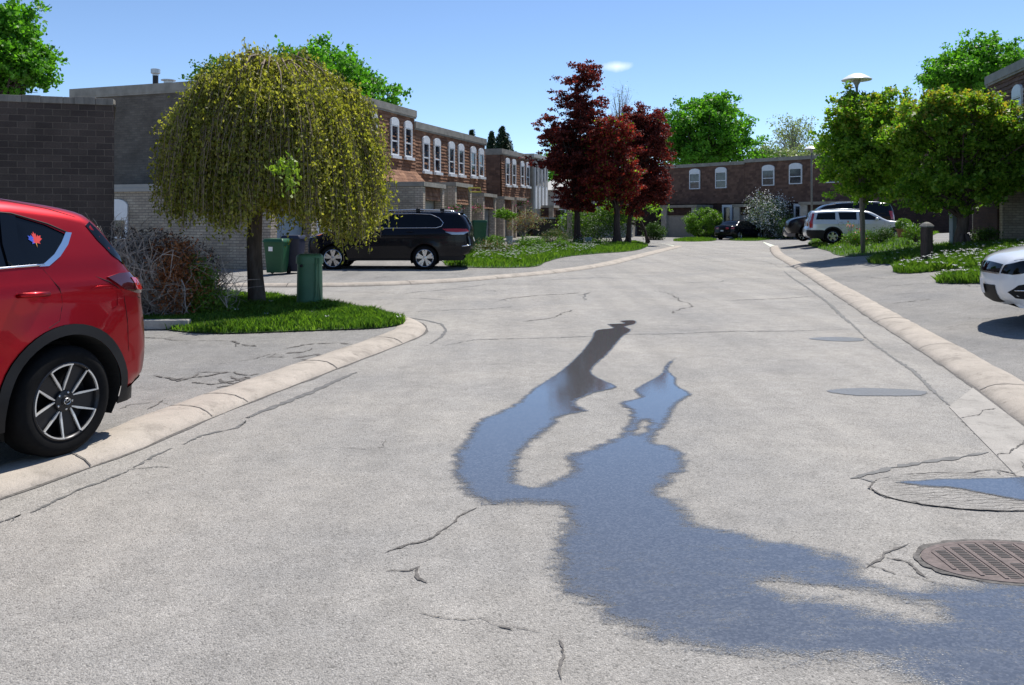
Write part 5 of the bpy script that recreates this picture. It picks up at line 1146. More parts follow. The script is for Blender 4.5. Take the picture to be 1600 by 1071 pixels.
p = at(919, 381, 46); pot(0, 0, 0, .22, .3, 'door_blue', None, 'pale teal garden pot beside the stone post flowers', loc=p)
# the dead bush at the corner: a mass of bare grey twigs, brown needles and some living cedar at its right
def deadbush():
    rr = np.random.default_rng(17); b = G(262, 496); Y = b.y; k = Y / F; b.z = hz(b.x, b.y); t_ = empty('dead_bush', b); tag(t_, 'sprawling dead bush of bare grey twigs, brown and green at its right side', 'shrub')
    mb = MB()
    def prof(x):   # height of the bush along x (m)
        return max(.1, 1.6 * (1 - ((x + .62) / 1.75) ** 2) ** .6) if abs((x + .62) / 1.75) < 1 else .1
    for i in range(2100):
        x0 = rr.uniform(-1.55, .75); y0 = rr.uniform(-.6, .8); H = prof(x0) * rr.uniform(.35, 1.02); p = Vector((x0 * .75 - .1, y0 * .6, rr.uniform(0, .4) * H)); d = Vector((rr.normal() * .5 + (x0 + .4) * .25, rr.normal() * .5, rr.uniform(.2, 1))).normalized()
        tgt = Vector((x0 + rr.normal() * .3, y0 + rr.normal() * .2, H)); path = [p]; q = p.copy()
        for s in range(6):
            d = (d * .5 + (tgt - q).normalized() * .5 + Vector(rr.normal(size=3)) * .55).normalized(); q = q + d * max(.06, (tgt - p).length / 6); q.z = max(q.z, .02)
            if q.z > prof(q.x) * 1.04: q.z = prof(q.x) * 1.04
            path.append(q.copy())
        r0 = rr.uniform(.006, .014); mb.tube(path, [r0 * (1 - .11 * j) for j in range(7)], 4, 0, False)
        for _ in range(2):
            e_ = path[rr.integers(2, 7)]; w_ = Vector(rr.normal(size=3)) * .16; mb.tube([e_, e_ + w_ * .6 + Vector((0, 0, .02)), e_ + w_], [r0 * .5, r0 * .4, r0 * .25], 3, 0, False)
    mb.build('bare_twigs', M['twig'], t_)
    def puff(cs, n, mat, nm, ls, f=1):
        P = np.concatenate([np.array(c[:3]) + rr.normal(size=(int(n * c[3]), 3)) * np.array([c[4], c[4], c[5]]) * f for c in cs]); P[:, 2] = np.maximum(P[:, 2], .02); leaf_mesh(nm, P, ls, M[mat], t_, rr, .4)
    puff([(.30, -.45, .62, .8, .14, .24), (.22, -.15, .72, 1, .15, .2), (.38, -.25, .5, 1, .15, .18), (.50, -.3, .3, 1, .14, .14), (.05, .1, .95, .6, .14, .1), (-.1, 0, 1.0, .3, .1, .08)], 2200, 'lf_brown', 'brown_needles', .055)
    puff([(.62, -.25, .45, 1, .10, .16), (.72, -.3, .2, 1.6, .13, .12), (.52, -.2, .68, .5, .07, .08), (.78, -.35, .10, 1, .12, .06), (.42, -.1, .85, .25, .06, .05), (-1.35, .2, 1.42, .5, .10, .07), (-1.2, .3, 1.45, .3, .08, .06)], 2200, 'lf_cedar', 'cedar_foliage', .06)
    Q = np.stack([rr.uniform(-1.5, .6, 5200), rr.uniform(-.35, .7, 5200), rr.random(5200)], 1); Q[:, 2] *= np.array([prof(a) * .86 for a in Q[:, 0]]); leaf_mesh('dead_leaves', Q, .07, M['bark'], t_, rr, .35)
    mb = MB(); mb.slab([(-1.7, -.65), (-.6, -.75), (.5, -.6), (.7, 0), (.3, .8), (-1.6, .9)], -.04, .05); mb.build('root_mound', M['dirt'], t_, bevel=.04)
deadbush()
# ------------------------------------------------------------------ vehicles
def lerp_tab(tab, x):
    if x <= tab[0][0]: return tab[0][1]
    for (a, b), (c, d) in zip(tab, tab[1:]):
        if x <= c:
            i = [q[0] for q in tab].index(a); h = c - a; t = (x - a) / h
            def sl(j):
                if j <= 0 or j >= len(tab) - 1: jj = min(max(j, 0), len(tab) - 2) if j <= 0 else len(tab) - 2; return (tab[jj + 1][1] - tab[jj][1]) / (tab[jj + 1][0] - tab[jj][0])
                return (tab[j + 1][1] - tab[j - 1][1]) / (tab[j + 1][0] - tab[j - 1][0])
            m0, m1 = sl(i), sl(i + 1); return (2*t**3 - 3*t**2 + 1) * b + (t**3 - 2*t**2 + t) * h * m0 + (-2*t**3 + 3*t**2) * d + (t**3 - t**2) * h * m1
    return tab[-1][1]
class Car:
    def __init__(s, name, label, top, W_, zu, arches, inset, paint_, plan=(.16, .5, .14, .5), R0=.09, Re=.10, glass=(), clad=None, crease=None, cat='car', group=None, spacing=.085, flare=.018, bulge=(.035, .07), glass_mat='car_glass', under=.0):
        s.t = empty(name, (0, 0, 0)); tag(s.t, label, cat, group); s.W = W_; s.zu = zu; s.arches = arches; s.inset = inset; s.plan = plan; s.R0 = R0; s.Re = Re; s.crease = crease; s.flare = flare; s.bulge = bulge; s.paint = paint_
        tags = [p[2] if len(p) > 2 else 'b' for p in top]; c = catmull(top, .06); s.top = [(p[0], p[1]) for p in c]; s.tt = [tags[p[2]] for p in c]
        s.L = max(p[0] for p in s.top); s.x0 = min(p[0] for p in s.top)
        xa, xb = s.top[0][0] + .03, s.top[-1][0] - .03; n = int((xb - xa) / .08)
        und = [(xb + (xa - xb) * i / n, zu) for i in range(n + 1)]
        s.outline = s.top + und; s.und = und
        pts = [Vector(p) for p in s.outline]; N = len(pts); E = [(i, (i + 1) % N) for i in range(N)]
        cons = []
        for cx, cz, r in arches:
            cons.append([(cx + r * math.cos(a), cz + r * math.sin(a)) for a in np.linspace(-.35, math.pi + .35, 30)])
            if clad: cons.append([(cx + (r + clad[1]) * math.cos(a), cz + (r + clad[1]) * math.sin(a)) for a in np.linspace(-.2, math.pi + .2, 26)])
        gl = [[(p[0], p[1]) for p in catmull(g[0], .06, True)] if g[1] else g[0] for g in glass]
        for g in gl: cons.append(g + [g[0]])
        if clad: cons.append([(s.x0 + .02 + (s.L - s.x0 - .04) * i / 50, clad[0](s.x0 + (s.L - s.x0) * i / 50)) for i in range(51)])
        allc = [q for cc in cons for q in cc]
        for cc in cons:
            b = len(pts); pts += [Vector(q) for q in cc]; E += [(b + i, b + i + 1) for i in range(len(cc) - 1)]
        AC = np.array(allc) if allc else np.zeros((1, 2)) - 99
        def free(x, y, m): return ((AC - (x, y)) ** 2).sum(1).min() > m * m
        for dd in (.008, .026, .055, .095):
            for i in range(0, len(s.top)):
                a = s.top[max(i - 1, 0)]; b = s.top[min(i + 1, len(s.top) - 1)]; tx, tz = b[0] - a[0], b[1] - a[1]; l = math.hypot(tx, tz) or 1
                q = (s.top[i][0] + tz / l * dd, s.top[i][1] - tx / l * dd)
                if in_poly(q[0], q[1], s.outline) and d_poly(q[0], q[1], s.outline, True) > dd * .8 and free(q[0], q[1], .012): pts.append(Vector(q))
        x = s.x0
        while x < s.L:
            z = zu + .03
            while z < 2:
                if in_poly(x, z, s.outline) and d_poly(x, z, s.outline, True) > .13 and free(x, z, .03): pts.append(Vector((x, z)))
                z += spacing
            x += spacing
        r = delaunay_2d_cdt(pts, E, [], 0, 1e-5); pv = r[0]; regs = {}
        for f in r[2]:
            cx = sum(pv[i].x for i in f) / len(f); cz = sum(pv[i].y for i in f) / len(f)
            if not in_poly(cx, cz, s.outline): continue
            if any(math.hypot(cx - a[0], cz - a[1]) < a[2] for a in arches): continue
            k = 'body'
            for gi, g in enumerate(gl):
                if in_poly(cx, cz, g): k = 'g%d' % gi
            if k == 'body' and clad and (cz < clad[0](cx) or any(math.hypot(cx - a[0], cz - a[1]) < a[2] + clad[1] for a in arches)): k = 'clad'
            regs.setdefault(k, []).append(tuple(f))
        w = [s.hw(p.x, p.y) for p in pv]; s.parts = {}
        def emit(mb, fs, off, sg):
            ids = sorted({i for f in fs for i in f}); mp = {v: k for k, v in enumerate(ids)}
            mb.add([(pv[i].x, sg * (w[i] + off), pv[i].y) for i in ids], [tuple(mp[i] for i in (f if sg > 0 else f[::-1])) for f in fs])
        body = MB(); NR = []; s._n = NR
        for sg in (1, -1):
            emit(body, regs['body'], 0, sg)
            for i in sorted({i for f in regs['body'] for i in f}): NR.append(s.snorm(pv[i].x, pv[i].y, sg))
        # the band across the car that joins both sides
        def cap(path, tg, want):
            mb = MB(); T = list(np.linspace(-1, 1, 11))
            for i in range(len(path) - 1):
                if (tg[i] if tg else 'b') not in want: continue
                q = []
                for (x, z), j in ((path[i], i), (path[i + 1], i + 1)):
                    h = s.hw(x, z); nx, nz = s.nrm(path, j); bl = s.bl(x, nx) if tg else 0
                    q.append([(x + nx * bl * (1 - t * t), t * h, z + nz * bl * (1 - t * t)) for t in T]); q.append([(nx, 2 * bl * t / h, nz) for t in T])
                q = [q[0], q[2], q[1], q[3]]
                for k in range(10):
                    edge = k in (0, 9)
                    if tg and tg[i] in 'wg' and (('b' in want) != edge): continue
                    mb.add([q[0][k], q[0][k + 1], q[1][k + 1], q[1][k]], [(0, 1, 2, 3)]); s._cn += [q[2][k], q[2][k + 1], q[3][k + 1], q[3][k]]
            return mb
        
        s._cn = []; body2 = cap(s.top, s.tt, ('b', 'w', 'g')); NR += s._cn; n0 = len(body.v); body.v += body2.v; body.f += [tuple(i + n0 for i in f) for f in body2.f]; body.m += body2.m
        o = body.build('body', M[paint_], s.t, smooth=True); s.orient(o, NR); s.body = o
        um = MB()
        for i in range(len(und) - 1):
            xm = (und[i][0] + und[i + 1][0]) / 2
            if any(abs(xm - a[0]) < a[2] for a in arches): continue
            h0, h1 = s.hw(*und[i]) , s.hw(*und[i + 1]); um.add([(und[i][0], -h0, zu), (und[i][0], h0, zu), (und[i + 1][0], h1, zu), (und[i + 1][0], -h1, zu)], [(0, 1, 2, 3)])
        xa_, xb_ = s.x0 + .3, s.L - .3; um.box(xa_, xb_, -W_ / 2 + .32, W_ / 2 - .32, zu + .02, zu + .45); um.build('underbody', M['arch'], s.t)
        for key, nm in (('w', 'windshield'), ('g', 'rear_window')):
            mb = MB(); T = np.linspace(-.8, .8, 9); ok = False
            for i in range(len(s.top) - 1):
                if s.tt[i] != key: continue
                q = []
                for j in (i, i + 1):
                    x, z = s.top[j]; h = s.hw(x, z); nx, nz = s.nrm(s.top, j); bl = s.bl(x, nx)
                    q.append([(x + nx * (bl * (1 - t * t) + .004), t * h, z + nz * (bl * (1 - t * t) + .004)) for t in T])
                for k in range(8): mb.add([q[0][k], q[0][k + 1], q[1][k + 1], q[1][k]], [(0, 1, 2, 3)]); ok = True
            if ok: o = mb.build(nm, M[glass_mat], s.t, smooth=True); s.weld(o)
        for k, fs in regs.items():
            if k == 'body': continue
            if k == 'clad':
                mb = MB(); [emit(mb, fs, .012, sg) for sg in (1, -1)]; o = mb.build('cladding', M['black_trim'], s.t, smooth=True); continue
            gi = int(k[1:])
            for sg in (1, -1): mb = MB(); emit(mb, fs, -.008, sg); mb.build('side_window', M[glass_mat], s.t, smooth=True)
        # dark wheel wells
        for cx, cz, r in arches:
            for sg in (1, -1):
                mb = MB(); n = 20; a_ = [(cx + (r + .004) * math.cos(t), cz + (r + .004) * math.sin(t)) for t in np.linspace(-.4, math.pi + .4, n)]
                y1 = sg * (W_ / 2 - .012); y0 = sg * (W_ / 2 - .36)
                mb.add([(p[0], sg * (s.hw(p[0], p[1]) + .002), p[1]) for p in a_] + [(p[0], y0, p[1]) for p in a_], [(i, i + 1, i + 1 + n, i + n) for i in range(n - 1)])
                mb.add([(p[0], y0, p[1]) for p in a_], [tuple(range(n))]); mb.build('wheel_well', M['arch'], s.t)
    def snorm(s, x, z, sg):
        d = d_poly(x, z, s.top)
        if d < .0025:
            j = min(range(len(s.top)), key=lambda i: (s.top[i][0] - x) ** 2 + (s.top[i][1] - z) ** 2); nx, nz = s.nrm(s.top, j); return (nx, .12 * sg, nz)
        e = .003; gx = (s.hw(x + e, z) - s.hw(x - e, z)) / (2 * e); gz = (s.hw(x, z + e) - s.hw(x, z - e)) / (2 * e); return (-gx, sg, -gz)
    def orient(s, o, NR):
        me = o.data; flip = []
        NV = [Vector(n).normalized() for n in NR]
        for p in me.polygons:
            if p.normal.dot(sum((NV[i] for i in p.vertices), Vector())) < 0: flip.append(p.index)
        if flip:
            bm = bmesh.new(); bm.from_mesh(me); bm.faces.ensure_lookup_table(); bmesh.ops.reverse_faces(bm, faces=[bm.faces[i] for i in flip]); bm.to_mesh(me); bm.free()
        me.normals_split_custom_set_from_vertices([tuple(n) for n in NV])
    def weld(s, o):
        bm = bmesh.new(); bm.from_mesh(o.data); bmesh.ops.remove_doubles(bm, verts=bm.verts, dist=.0015); bmesh.ops.recalc_face_normals(bm, faces=bm.faces); bm.to_mesh(o.data); bm.free()
    def bl(s, x, nx):
        return s.bulge[0] + (s.bulge[1] - s.bulge[0]) * min(1, abs(nx) ** 2 * 1.5)
    def nrm(s, path, j):
        a = path[max(j - 1, 0)]; b = path[min(j + 1, len(path) - 1)]; tx, tz = b[0] - a[0], b[1] - a[1]; l = math.hypot(tx, tz) or 1; return -tz / l, tx / l
    def hw(s, x, z):
        fa, fl, ra, rl = s.plan; h = s.W / 2 - lerp_tab(s.inset, z)
        u = max(0, 1 - (x - s.x0) / fl); h -= fa * u ** 2.3; u = max(0, 1 - (s.L - x) / rl); h -= ra * u ** 2.3
        for cx, cz, r in s.arches:
            dr = math.hypot(x - cx, z - cz) - r
            if dr > -.1: h += s.flare * math.exp(-(max(dr, 0) / .11) ** 2)
        if s.crease:
            for zc0, zc1, amp, wd in s.crease: zc = zc0 + (zc1 - zc0) * (x - s.x0) / (s.L - s.x0); h += amp * math.exp(-((z - zc) / wd) ** 2)
        d = d_poly(x, z, s.top); Rr = s.R0 + s.Re * max(ss((.45 - (x - s.x0)) / .45), ss((.45 - (s.L - x)) / .45)) * (1 if z < 1.25 else .3)
        if d < Rr: h -= Rr * (1 - math.sqrt(max(0, 1 - (1 - d / Rr) ** 2)))
        return h
    def patch(s, poly, off, mat, name, sides=(-1, 1), parent=None, smooth=True, spacing=.05, thick=True, step=.04):
        poly = [(p[0], p[1]) for p in poly]
        dense = []
        for i in range(len(poly)):
            a, b = poly[i], poly[(i + 1) % len(poly)]; k = max(1, int(math.hypot(b[0] - a[0], b[1] - a[1]) / step)); dense += [(a[0] + (b[0] - a[0]) * j / k, a[1] + (b[1] - a[1]) * j / k) for j in range(k)]
        pv, fs = fill(dense, spacing); out = []; N = len(dense)
        for sg in sides:
            mb = MB(); V = [(p.x, sg * (s.hw(p.x, p.y) + off), p.y) for p in pv]; mb.add(V, [f if sg > 0 else f[::-1] for f in fs])
            if thick: mb.add([V[i] for i in range(N)] + [(V[i][0], V[i][1] - sg * (off + .01), V[i][2]) for i in range(N)], [(i, (i + 1) % N, (i + 1) % N + N, i + N) for i in range(N)])
            out.append(mb.build(name, M[mat], parent or s.t, smooth=smooth, flat_angle=40))
        return out
    def line(s, pl, r, mat, name, sides=(-1, 1), off=.0, parent=None, step=.05, n=6):
        pl = jag(pl, 0, step); out = []
        for sg in sides:
            mb = MB(); mb.tube([(p[0], sg * (s.hw(p[0], p[1]) + off), p[1]) for p in pl], r, n); out.append(mb.build(name, M[mat], parent or s.t, smooth=True))
        return out
    def seams(s, lines, w=.0035):
        for pl in lines:
            pl = jag(pl, 0, .05)
            for sg in (-1, 1): mb = MB(); mb.tube([(p[0], sg * (s.hw(p[0], p[1]) - w * .35), p[1]) for p in pl], w, 4); mb.build('panel_gap', M['arch'], s.t)
    def cappt(s, front, z, t, off=0):
        pts = s.top; best = None
        rng = range(len(pts) - 1) if front else range(len(pts) - 2, -1, -1)
        for i in rng:
            (x0, z0), (x1, z1) = pts[i], pts[i + 1]
            if (z0 - z) * (z1 - z) <= 0 and abs(z1 - z0) > 1e-6:
                f = (z - z0) / (z1 - z0); x = x0 + (x1 - x0) * f; nx, nz = s.nrm(pts, i); h = s.hw(x, z); b_ = s.bl(x, nx) * (1 - t * t) + off
                return (x + nx * b_, t * h, z + nz * b_)
        return (pts[0 if front else -1][0], 0, z)
    def cpatch(s, front, t0, t1, zlo, zhi, mat, name, off=.008, n=10, m=5, parent=None):
        mb = MB()
        for i in range(n + 1):
            t = t0 + (t1 - t0) * i / n; a = zlo(t) if callable(zlo) else zlo; b = zhi(t) if callable(zhi) else zhi
            for j in range(m + 1): mb.v.append(s.cappt(front, a + (b - a) * j / m, t, off))
        mb.f = [(i * (m + 1) + j, (i + 1) * (m + 1) + j, (i + 1) * (m + 1) + j + 1, i * (m + 1) + j + 1) for i in range(n) for j in range(m)]; mb.m = [0] * len(mb.f)
        return mb.build(name, M[mat], parent or s.t, smooth=True)
    def wheels(s, r, wd, yf, style, spoke_mat='alloy', face='gunmetal', rim=.68, badge=False):
        for cx, cz, _ in s.arches:
            for sg in (-1, 1):
                c = (cx, sg * yf, cz); o_ = sg; hb = []
                mb = MB(); mb.lathe([(r * rim, 0), (r * (rim + .05), .006), (r * (rim + .14), .012), (r * .90, .008), (r * .965, -.012), (r, -.035), (r, -wd + .035), (r * .95, -wd), (r * rim, -wd)], 48, 'y')
                mb.v = [(v[0] + cx, v[1] * sg + sg * yf, v[2] + cz) for v in mb.v]; wh = mb.build('wheel', M['tyre'], s.t, smooth=True, flat_angle=50)
                mb = MB(); mb.lathe([(r * (rim + .012), .003), (r * (rim - .01), .008), (r * (rim - .035), .002), (r * (rim - .05), -.02), (r * (rim - .07), -.10), (r * .3, -.12), (.001, -.12)], 40, 'y')
                mb.m = [(1 if style['kind'] == 'vee' else 0) if i < 40 * 3 else 1 for i in range(len(mb.f))]
                mb.v = [(v[0] + cx, v[1] * sg + sg * yf, v[2] + cz) for v in mb.v]; mb.build('rim', [M[spoke_mat], M[face]], wh, smooth=True, flat_angle=50)
                mb = MB(); Rr = r * rim * .97
                def arm(a0, r0, a1, r1, w0, w1, y0, y1, mat, th=.02):
                    p0 = (r0 * math.cos(a0), r0 * math.sin(a0)); p1 = (r1 * math.cos(a1), r1 * math.sin(a1)); dx, dz = p1[0] - p0[0], p1[1] - p0[1]; l = math.hypot(dx, dz); nx, nz = -dz / l, dx / l
                    V = []
                    for y_ in (0, -th):
                        for p, w_, yy in ((p0, w0, y0), (p1, w1, y1)):
                            for q in (-1, 1): V.append((p[0] + nx * w_ / 2 * q, yy + y_, p[1] + nz * w_ / 2 * q))
                    mb.add(V, [(0, 1, 3, 2), (4, 6, 7, 5), (0, 2, 6, 4), (1, 5, 7, 3), (0, 4, 5, 1), (2, 3, 7, 6)], mat)
                ph = style.get('phase', 90)
                for k in range(style['n']):
                    a = R(ph + 360 * k / style['n'])
                    if style['kind'] == 'vee':      # pairs of blades with bright machined edges on dark webs
                        for q in (-1, 1):
                            arm(a + q * .30, r * .14, a + q * .50, Rr, .05, .06, -.034, -.022, 1); arm(a + q * .09, r * .20, a + q * .22, r * .34, .007, .015, -.020, -.014, 0, .012); arm(a + q * .22, r * .335, a + q * .345, Rr * .99, .015, .009, -.014, .004, 0, .012)
                        for j in range(6): arm(a - .352 + .704 * j / 6, Rr * .985, a - .352 + .704 * (j + 1) / 6, Rr * .985, .009, .009, .013, .013, 0, .012)
                    elif style['kind'] == 'twin':
                        for q in (-1, 1): arm(a + q * .10, r * .14, a + q * .20, Rr, .052, .075, -.010, -.004, 0, .03)
                    else: arm(a, r * .1, a, Rr, style.get('w0', .07), style.get('w1', .09), -.012, -.004, 0, .03)
                mb.v = [(v[0] + cx, v[1] * sg + sg * (yf - .004), v[2] + cz) for v in mb.v]; mb.build('spokes', [M[spoke_mat], M[face]], wh)
                mb = MB(); mb.lathe([(.001, .004), (r * .085, .002), (r * .10, -.01), (r * .19, -.016), (r * .21, -.05)], 24, 'y'); mb.v = [(v[0] + cx, v[1] * sg + sg * (yf - .004), v[2] + cz) for v in mb.v]; hc = mb.build('hub_cap', M[face if style['kind'] == 'vee' else spoke_mat], wh, smooth=True, flat_angle=50)
                if badge and sg < 0:
                    mb = MB(); yb = sg * (yf + .003); mb.tube([(cx + .024 * math.cos(t), yb, cz + .019 * math.sin(t)) for t in np.linspace(0, 6.2832, 20)], .0022, 5); mb.tube([(cx - .021, yb, cz + .008), (cx - .009, yb, cz + .006), (cx, yb, cz - .004), (cx + .009, yb, cz + .006), (cx + .021, yb, cz + .008)], .002, 5); mb.build('badge', M['alloy'], wh)
                mb = MB()
                for k in range(5):
                    a = R(ph + 36 + 72 * k); mb.lathe([(.001, .0), (.009, -.002), (.009, -.015)], 8, 'y', (r * .15 * math.cos(a), -.012, r * .15 * math.sin(a)))
                mb.v = [(v[0] + cx, v[1] * sg + sg * (yf - .004), v[2] + cz) for v in mb.v]; mb.build('wheel_nuts', M['alloy'], wh)
    def mirror(s, x, z, mat, sides=(-1, 1), sc=1.0):
        for sg in sides:
            y = s.hw(x, z) ; mb = MB(); secs = []
            for f, k in ((0, .55), (.25, .95), (.7, 1), (1, .6)):
                n = 12; secs.append([(x - .08 * sc + .13 * sc * f + 0, y + .11 + .10 * k * math.cos(a), z + .05 + .075 * k * math.sin(a)) for a in np.linspace(0, 2 * math.pi, n, endpoint=False)])
            base = 0
            for q in secs: mb.v += [(p[0], p[1] * sg, p[2]) for p in q]
            for i in range(3):
                for k in range(12): mb.f.append((i * 12 + k, i * 12 + (k + 1) % 12, (i + 1) * 12 + (k + 1) % 12, (i + 1) * 12 + k)); mb.m.append(0)
            mb.f += [tuple(range(12)), tuple(range(36, 48))]; mb.m += [0, 0]; mb.box(x - .03, x + .03, min(sg * (y - .03), sg * (y + .06)), max(sg * (y - .03), sg * (y + .06)), z, z + .03); mb.build('wing_mirror', M[mat], s.t, smooth=True, flat_angle=50)
    def handle(s, x0, x1, z, mat, sides=(-1, 1)):
        for sg in sides:
            mb = MB(); ym = s.hw((x0 + x1) / 2, z); P_ = [(x0, ym - .005, z), (x0 + .02, ym + .028, z + .004), ((x0 + x1) / 2, ym + .036, z + .004), (x1 - .02, ym + .028, z), (x1, ym - .005, z)]
            mb.tube([(p[0], p[1] * sg, p[2]) for p in P_], [.012, .016, .017, .016, .012], 8); h_ = mb.build('door_handle', M[mat], s.t, smooth=True)
            mb = MB(); mb.lathe([(.001, 0), (.035, -.001), (.045, -.004)], 16, 'y'); mb.v = [(v[0] * 1.2 + (x0 + x1) / 2, sg * (ym + .003 + v[1]), v[2] * .9 + z - .012) for v in mb.v]; mb.build('handle_recess', M[mat], h_, smooth=True)
    def place(s, refx, side, wx, wy, z, rot):
        c, si = math.cos(rot), math.sin(rot); ly = side * s.W / 2; s.t.location = (wx - (c * refx - si * ly), wy - (si * refx + c * ly), z); s.t.rotation_euler = (0, 0, rot)
SUV_IN = [(.2, .07), (.42, .015), (.65, 0), (.85, .0), (1.05, .022), (1.22, .06), (1.30, .085), (1.7, .25)]
# --- red crossover, near left
red = Car('red_crossover', 'shiny red crossover with a leaf sticker, parked at the left kerb', [(.14, .30), (.03, .42), (0, .62), (.03, .80), (.12, .93), (.5, 1.05), (1.0, 1.12), (1.22, 1.155, 'w'), (2.02, 1.60), (2.3, 1.655), (2.8, 1.700), (3.36, 1.690), (3.62, 1.662), (3.86, 1.625), (3.99, 1.588), (4.05, 1.545, 'g'), (4.235, 1.27), (4.31, 1.195), (4.385, 1.15), (4.42, 1.06), (4.42, .95), (4.45, .80), (4.48, .66), (4.455, .50), (4.40, .37), (4.28, .33)],
    1.86, .27, [(.94, .375, .43), (3.64, .375, .43)], SUV_IN, 'car_red', plan=(.20, .7, .10, .5), R0=.10, Re=.10,
    glass=[([(1.50, 1.20), (2.0, 1.225), (2.42, 1.238), (2.42, 1.60), (2.25, 1.585), (2.08, 1.545)], False), ([(2.50, 1.240), (2.9, 1.25), (3.30, 1.258), (3.35, 1.585), (3.0, 1.61), (2.50, 1.607)], False), ([(3.36, 1.262), (3.54, 1.268), (3.66, 1.345), (3.76, 1.45), (3.62, 1.515), (3.41, 1.578)], False)],
    clad=(lambda x: .34 + (.12 if 1.3 < x < 3.3 else 0) + .07 * max(0, (x - 4.0)) / .4, .068), crease=[(1.02, 1.10, .016, .06), (.60, .66, -.010, .13)])
red.wheels(.355, .23, .93, dict(kind='vee', n=5, phase=100), 'alloy_white', 'gunmetal', .695, badge=True)
red.patch([(3.285, 1.262), (3.285, 1.40), (3.325, 1.592), (3.425, 1.575), (3.395, 1.40), (3.41, 1.266)], .003, 'car_glass', 'quarter_pillar', smooth=True)
red.patch([(2.42, 1.236), (2.50, 1.238), (2.50, 1.61), (2.42, 1.603)], .002, 'car_glass', 'door_pillar')
red.line([(1.48, 1.196), (2.0, 1.221), (2.45, 1.236), (3.0, 1.248), (3.35, 1.258), (3.53, 1.262)], .009, 'chrome', 'chrome_strip')
red.patch([(3.49, 1.252), (3.56, 1.252), (3.66, 1.31), (3.745, 1.385), (3.80, 1.462), (3.755, 1.466), (3.70, 1.40), (3.62, 1.325), (3.54, 1.277)], .006, 'chrome', 'chrome_kick')
red.line([(2.06, 1.555), (2.25, 1.592), (2.5, 1.612), (3.0, 1.618), (3.4, 1.588), (3.64, 1.52), (3.77, 1.462)], .006, 'black_trim', 'window_seal')
# glossy black side strip of the rear glass, tail lamp, fuel flap and seams
red.patch([(3.985, 1.535), (4.02, 1.49), (4.11, 1.37), (4.215, 1.235), (4.18, 1.232), (4.08, 1.30), (3.99, 1.41), (3.93, 1.51)], .004, 'car_glass', 'rear_quarter_strip')
tl = red.patch([(3.99, 1.155), (4.10, 1.175), (4.22, 1.175), (4.36, 1.145), (4.41, 1.08), (4.395, 1.02), (4.25, 1.022), (4.12, 1.06)], .010, 'lamp_dark', 'tail_lamp')
red.patch([(4.20, 1.14), (4.34, 1.125), (4.40, 1.07), (4.385, 1.035), (4.24, 1.05)], .015, 'lamp_red', 'lens', parent=tl[0], sides=(-1,)); red.patch([(4.20, 1.14), (4.34, 1.125), (4.40, 1.07), (4.385, 1.035), (4.24, 1.05)], .015, 'lamp_red', 'lens', parent=tl[1], sides=(1,))
red.line([(3.84, 1.085), (3.90, 1.10), (4.00, 1.095), (4.06, 1.04), (4.055, .955), (4.0, .93)], .0018, 'car_red', 'fuel_flap', sides=(-1,), off=.0005)
red.seams([[(3.515, 1.235), (3.60, 1.11), (3.615, 1.00), (3.58, .90), (3.50, .865)], [(2.46, 1.225), (2.47, .9), (2.50, .45)], [(1.42, 1.15), (1.40, .9), (1.44, .45)], [(3.90, 1.165), (4.0, 1.12), (4.12, 1.035), (4.30, .985)], [(4.12, 1.02), (4.14, .85), (4.16, .62)], [(3.4, 1.675), (3.7, 1.62), (3.88, 1.565)]], .0028)
red.handle(3.30, 3.51, 1.082, 'car_red'); red.handle(2.28, 2.46, 1.07, 'car_red', (1,)); red.handle(2.25, 2.43, 1.07, 'car_red', (-1,)); red.mirror(1.62, 1.20, 'car_red')
red.cpatch(True, -.7, .7, .45, .75, 'black_trim', 'grille'); red.cpatch(True, -.95, -.7, .72, .84, 'lamp_clear', 'headlamp'); red.cpatch(True, .7, .95, .72, .84, 'lamp_clear', 'headlamp')
red.cpatch(False, -.85, .85, .34, .48, 'black_trim', 'rear_bumper_trim')
# maple leaf sticker on the quarter glass: three colours
LF = [(0, -.5), (.03, -.2), (.30, -.26), (.24, -.14), (.50, .06), (.40, .10), (.46, .28), (.28, .22), (.24, .32), (.12, .16), (.15, .42), (.07, .36), (0, .52), (-.07, .36), (-.15, .42), (-.12, .16), (-.24, .32), (-.28, .22), (-.46, .28), (-.40, .10), (-.50, .06), (-.24, -.14), (-.30, -.26), (-.03, -.2)]
def leafpart(cond, mat, off):
    cx, cz, s_ = 3.52, 1.42, .10; poly = [(cx + p[0] * s_, cz + p[1] * s_) for p in LF]; pv, fs = fill(poly, .012); mb = MB(); mb.v = [(p.x, -(red.hw(p.x, p.y) + off), p.y) for p in pv]; mb.f = [f for f in fs if cond(sum(pv[i].x for i in f) / 3 - cx, sum(pv[i].y for i in f) / 3 - cz)]; mb.m = [0] * len(mb.f)
    return mb
mb = leafpart(lambda x, z: x < -.012, 'blue_s', -.003); st = mb.build('leaf_sticker', M['blue_s'], red.t)
leafpart(lambda x, z: x >= -.012 and z > -.03, 0, -.003).build('sticker_red', M['red_s'], st); leafpart(lambda x, z: x >= -.012 and z <= -.03, 0, -.003).build('sticker_orange', M['or_s'], st)
red.place(3.64, -1, -2.876, 5.38, .045, math.atan2(.933, .361))
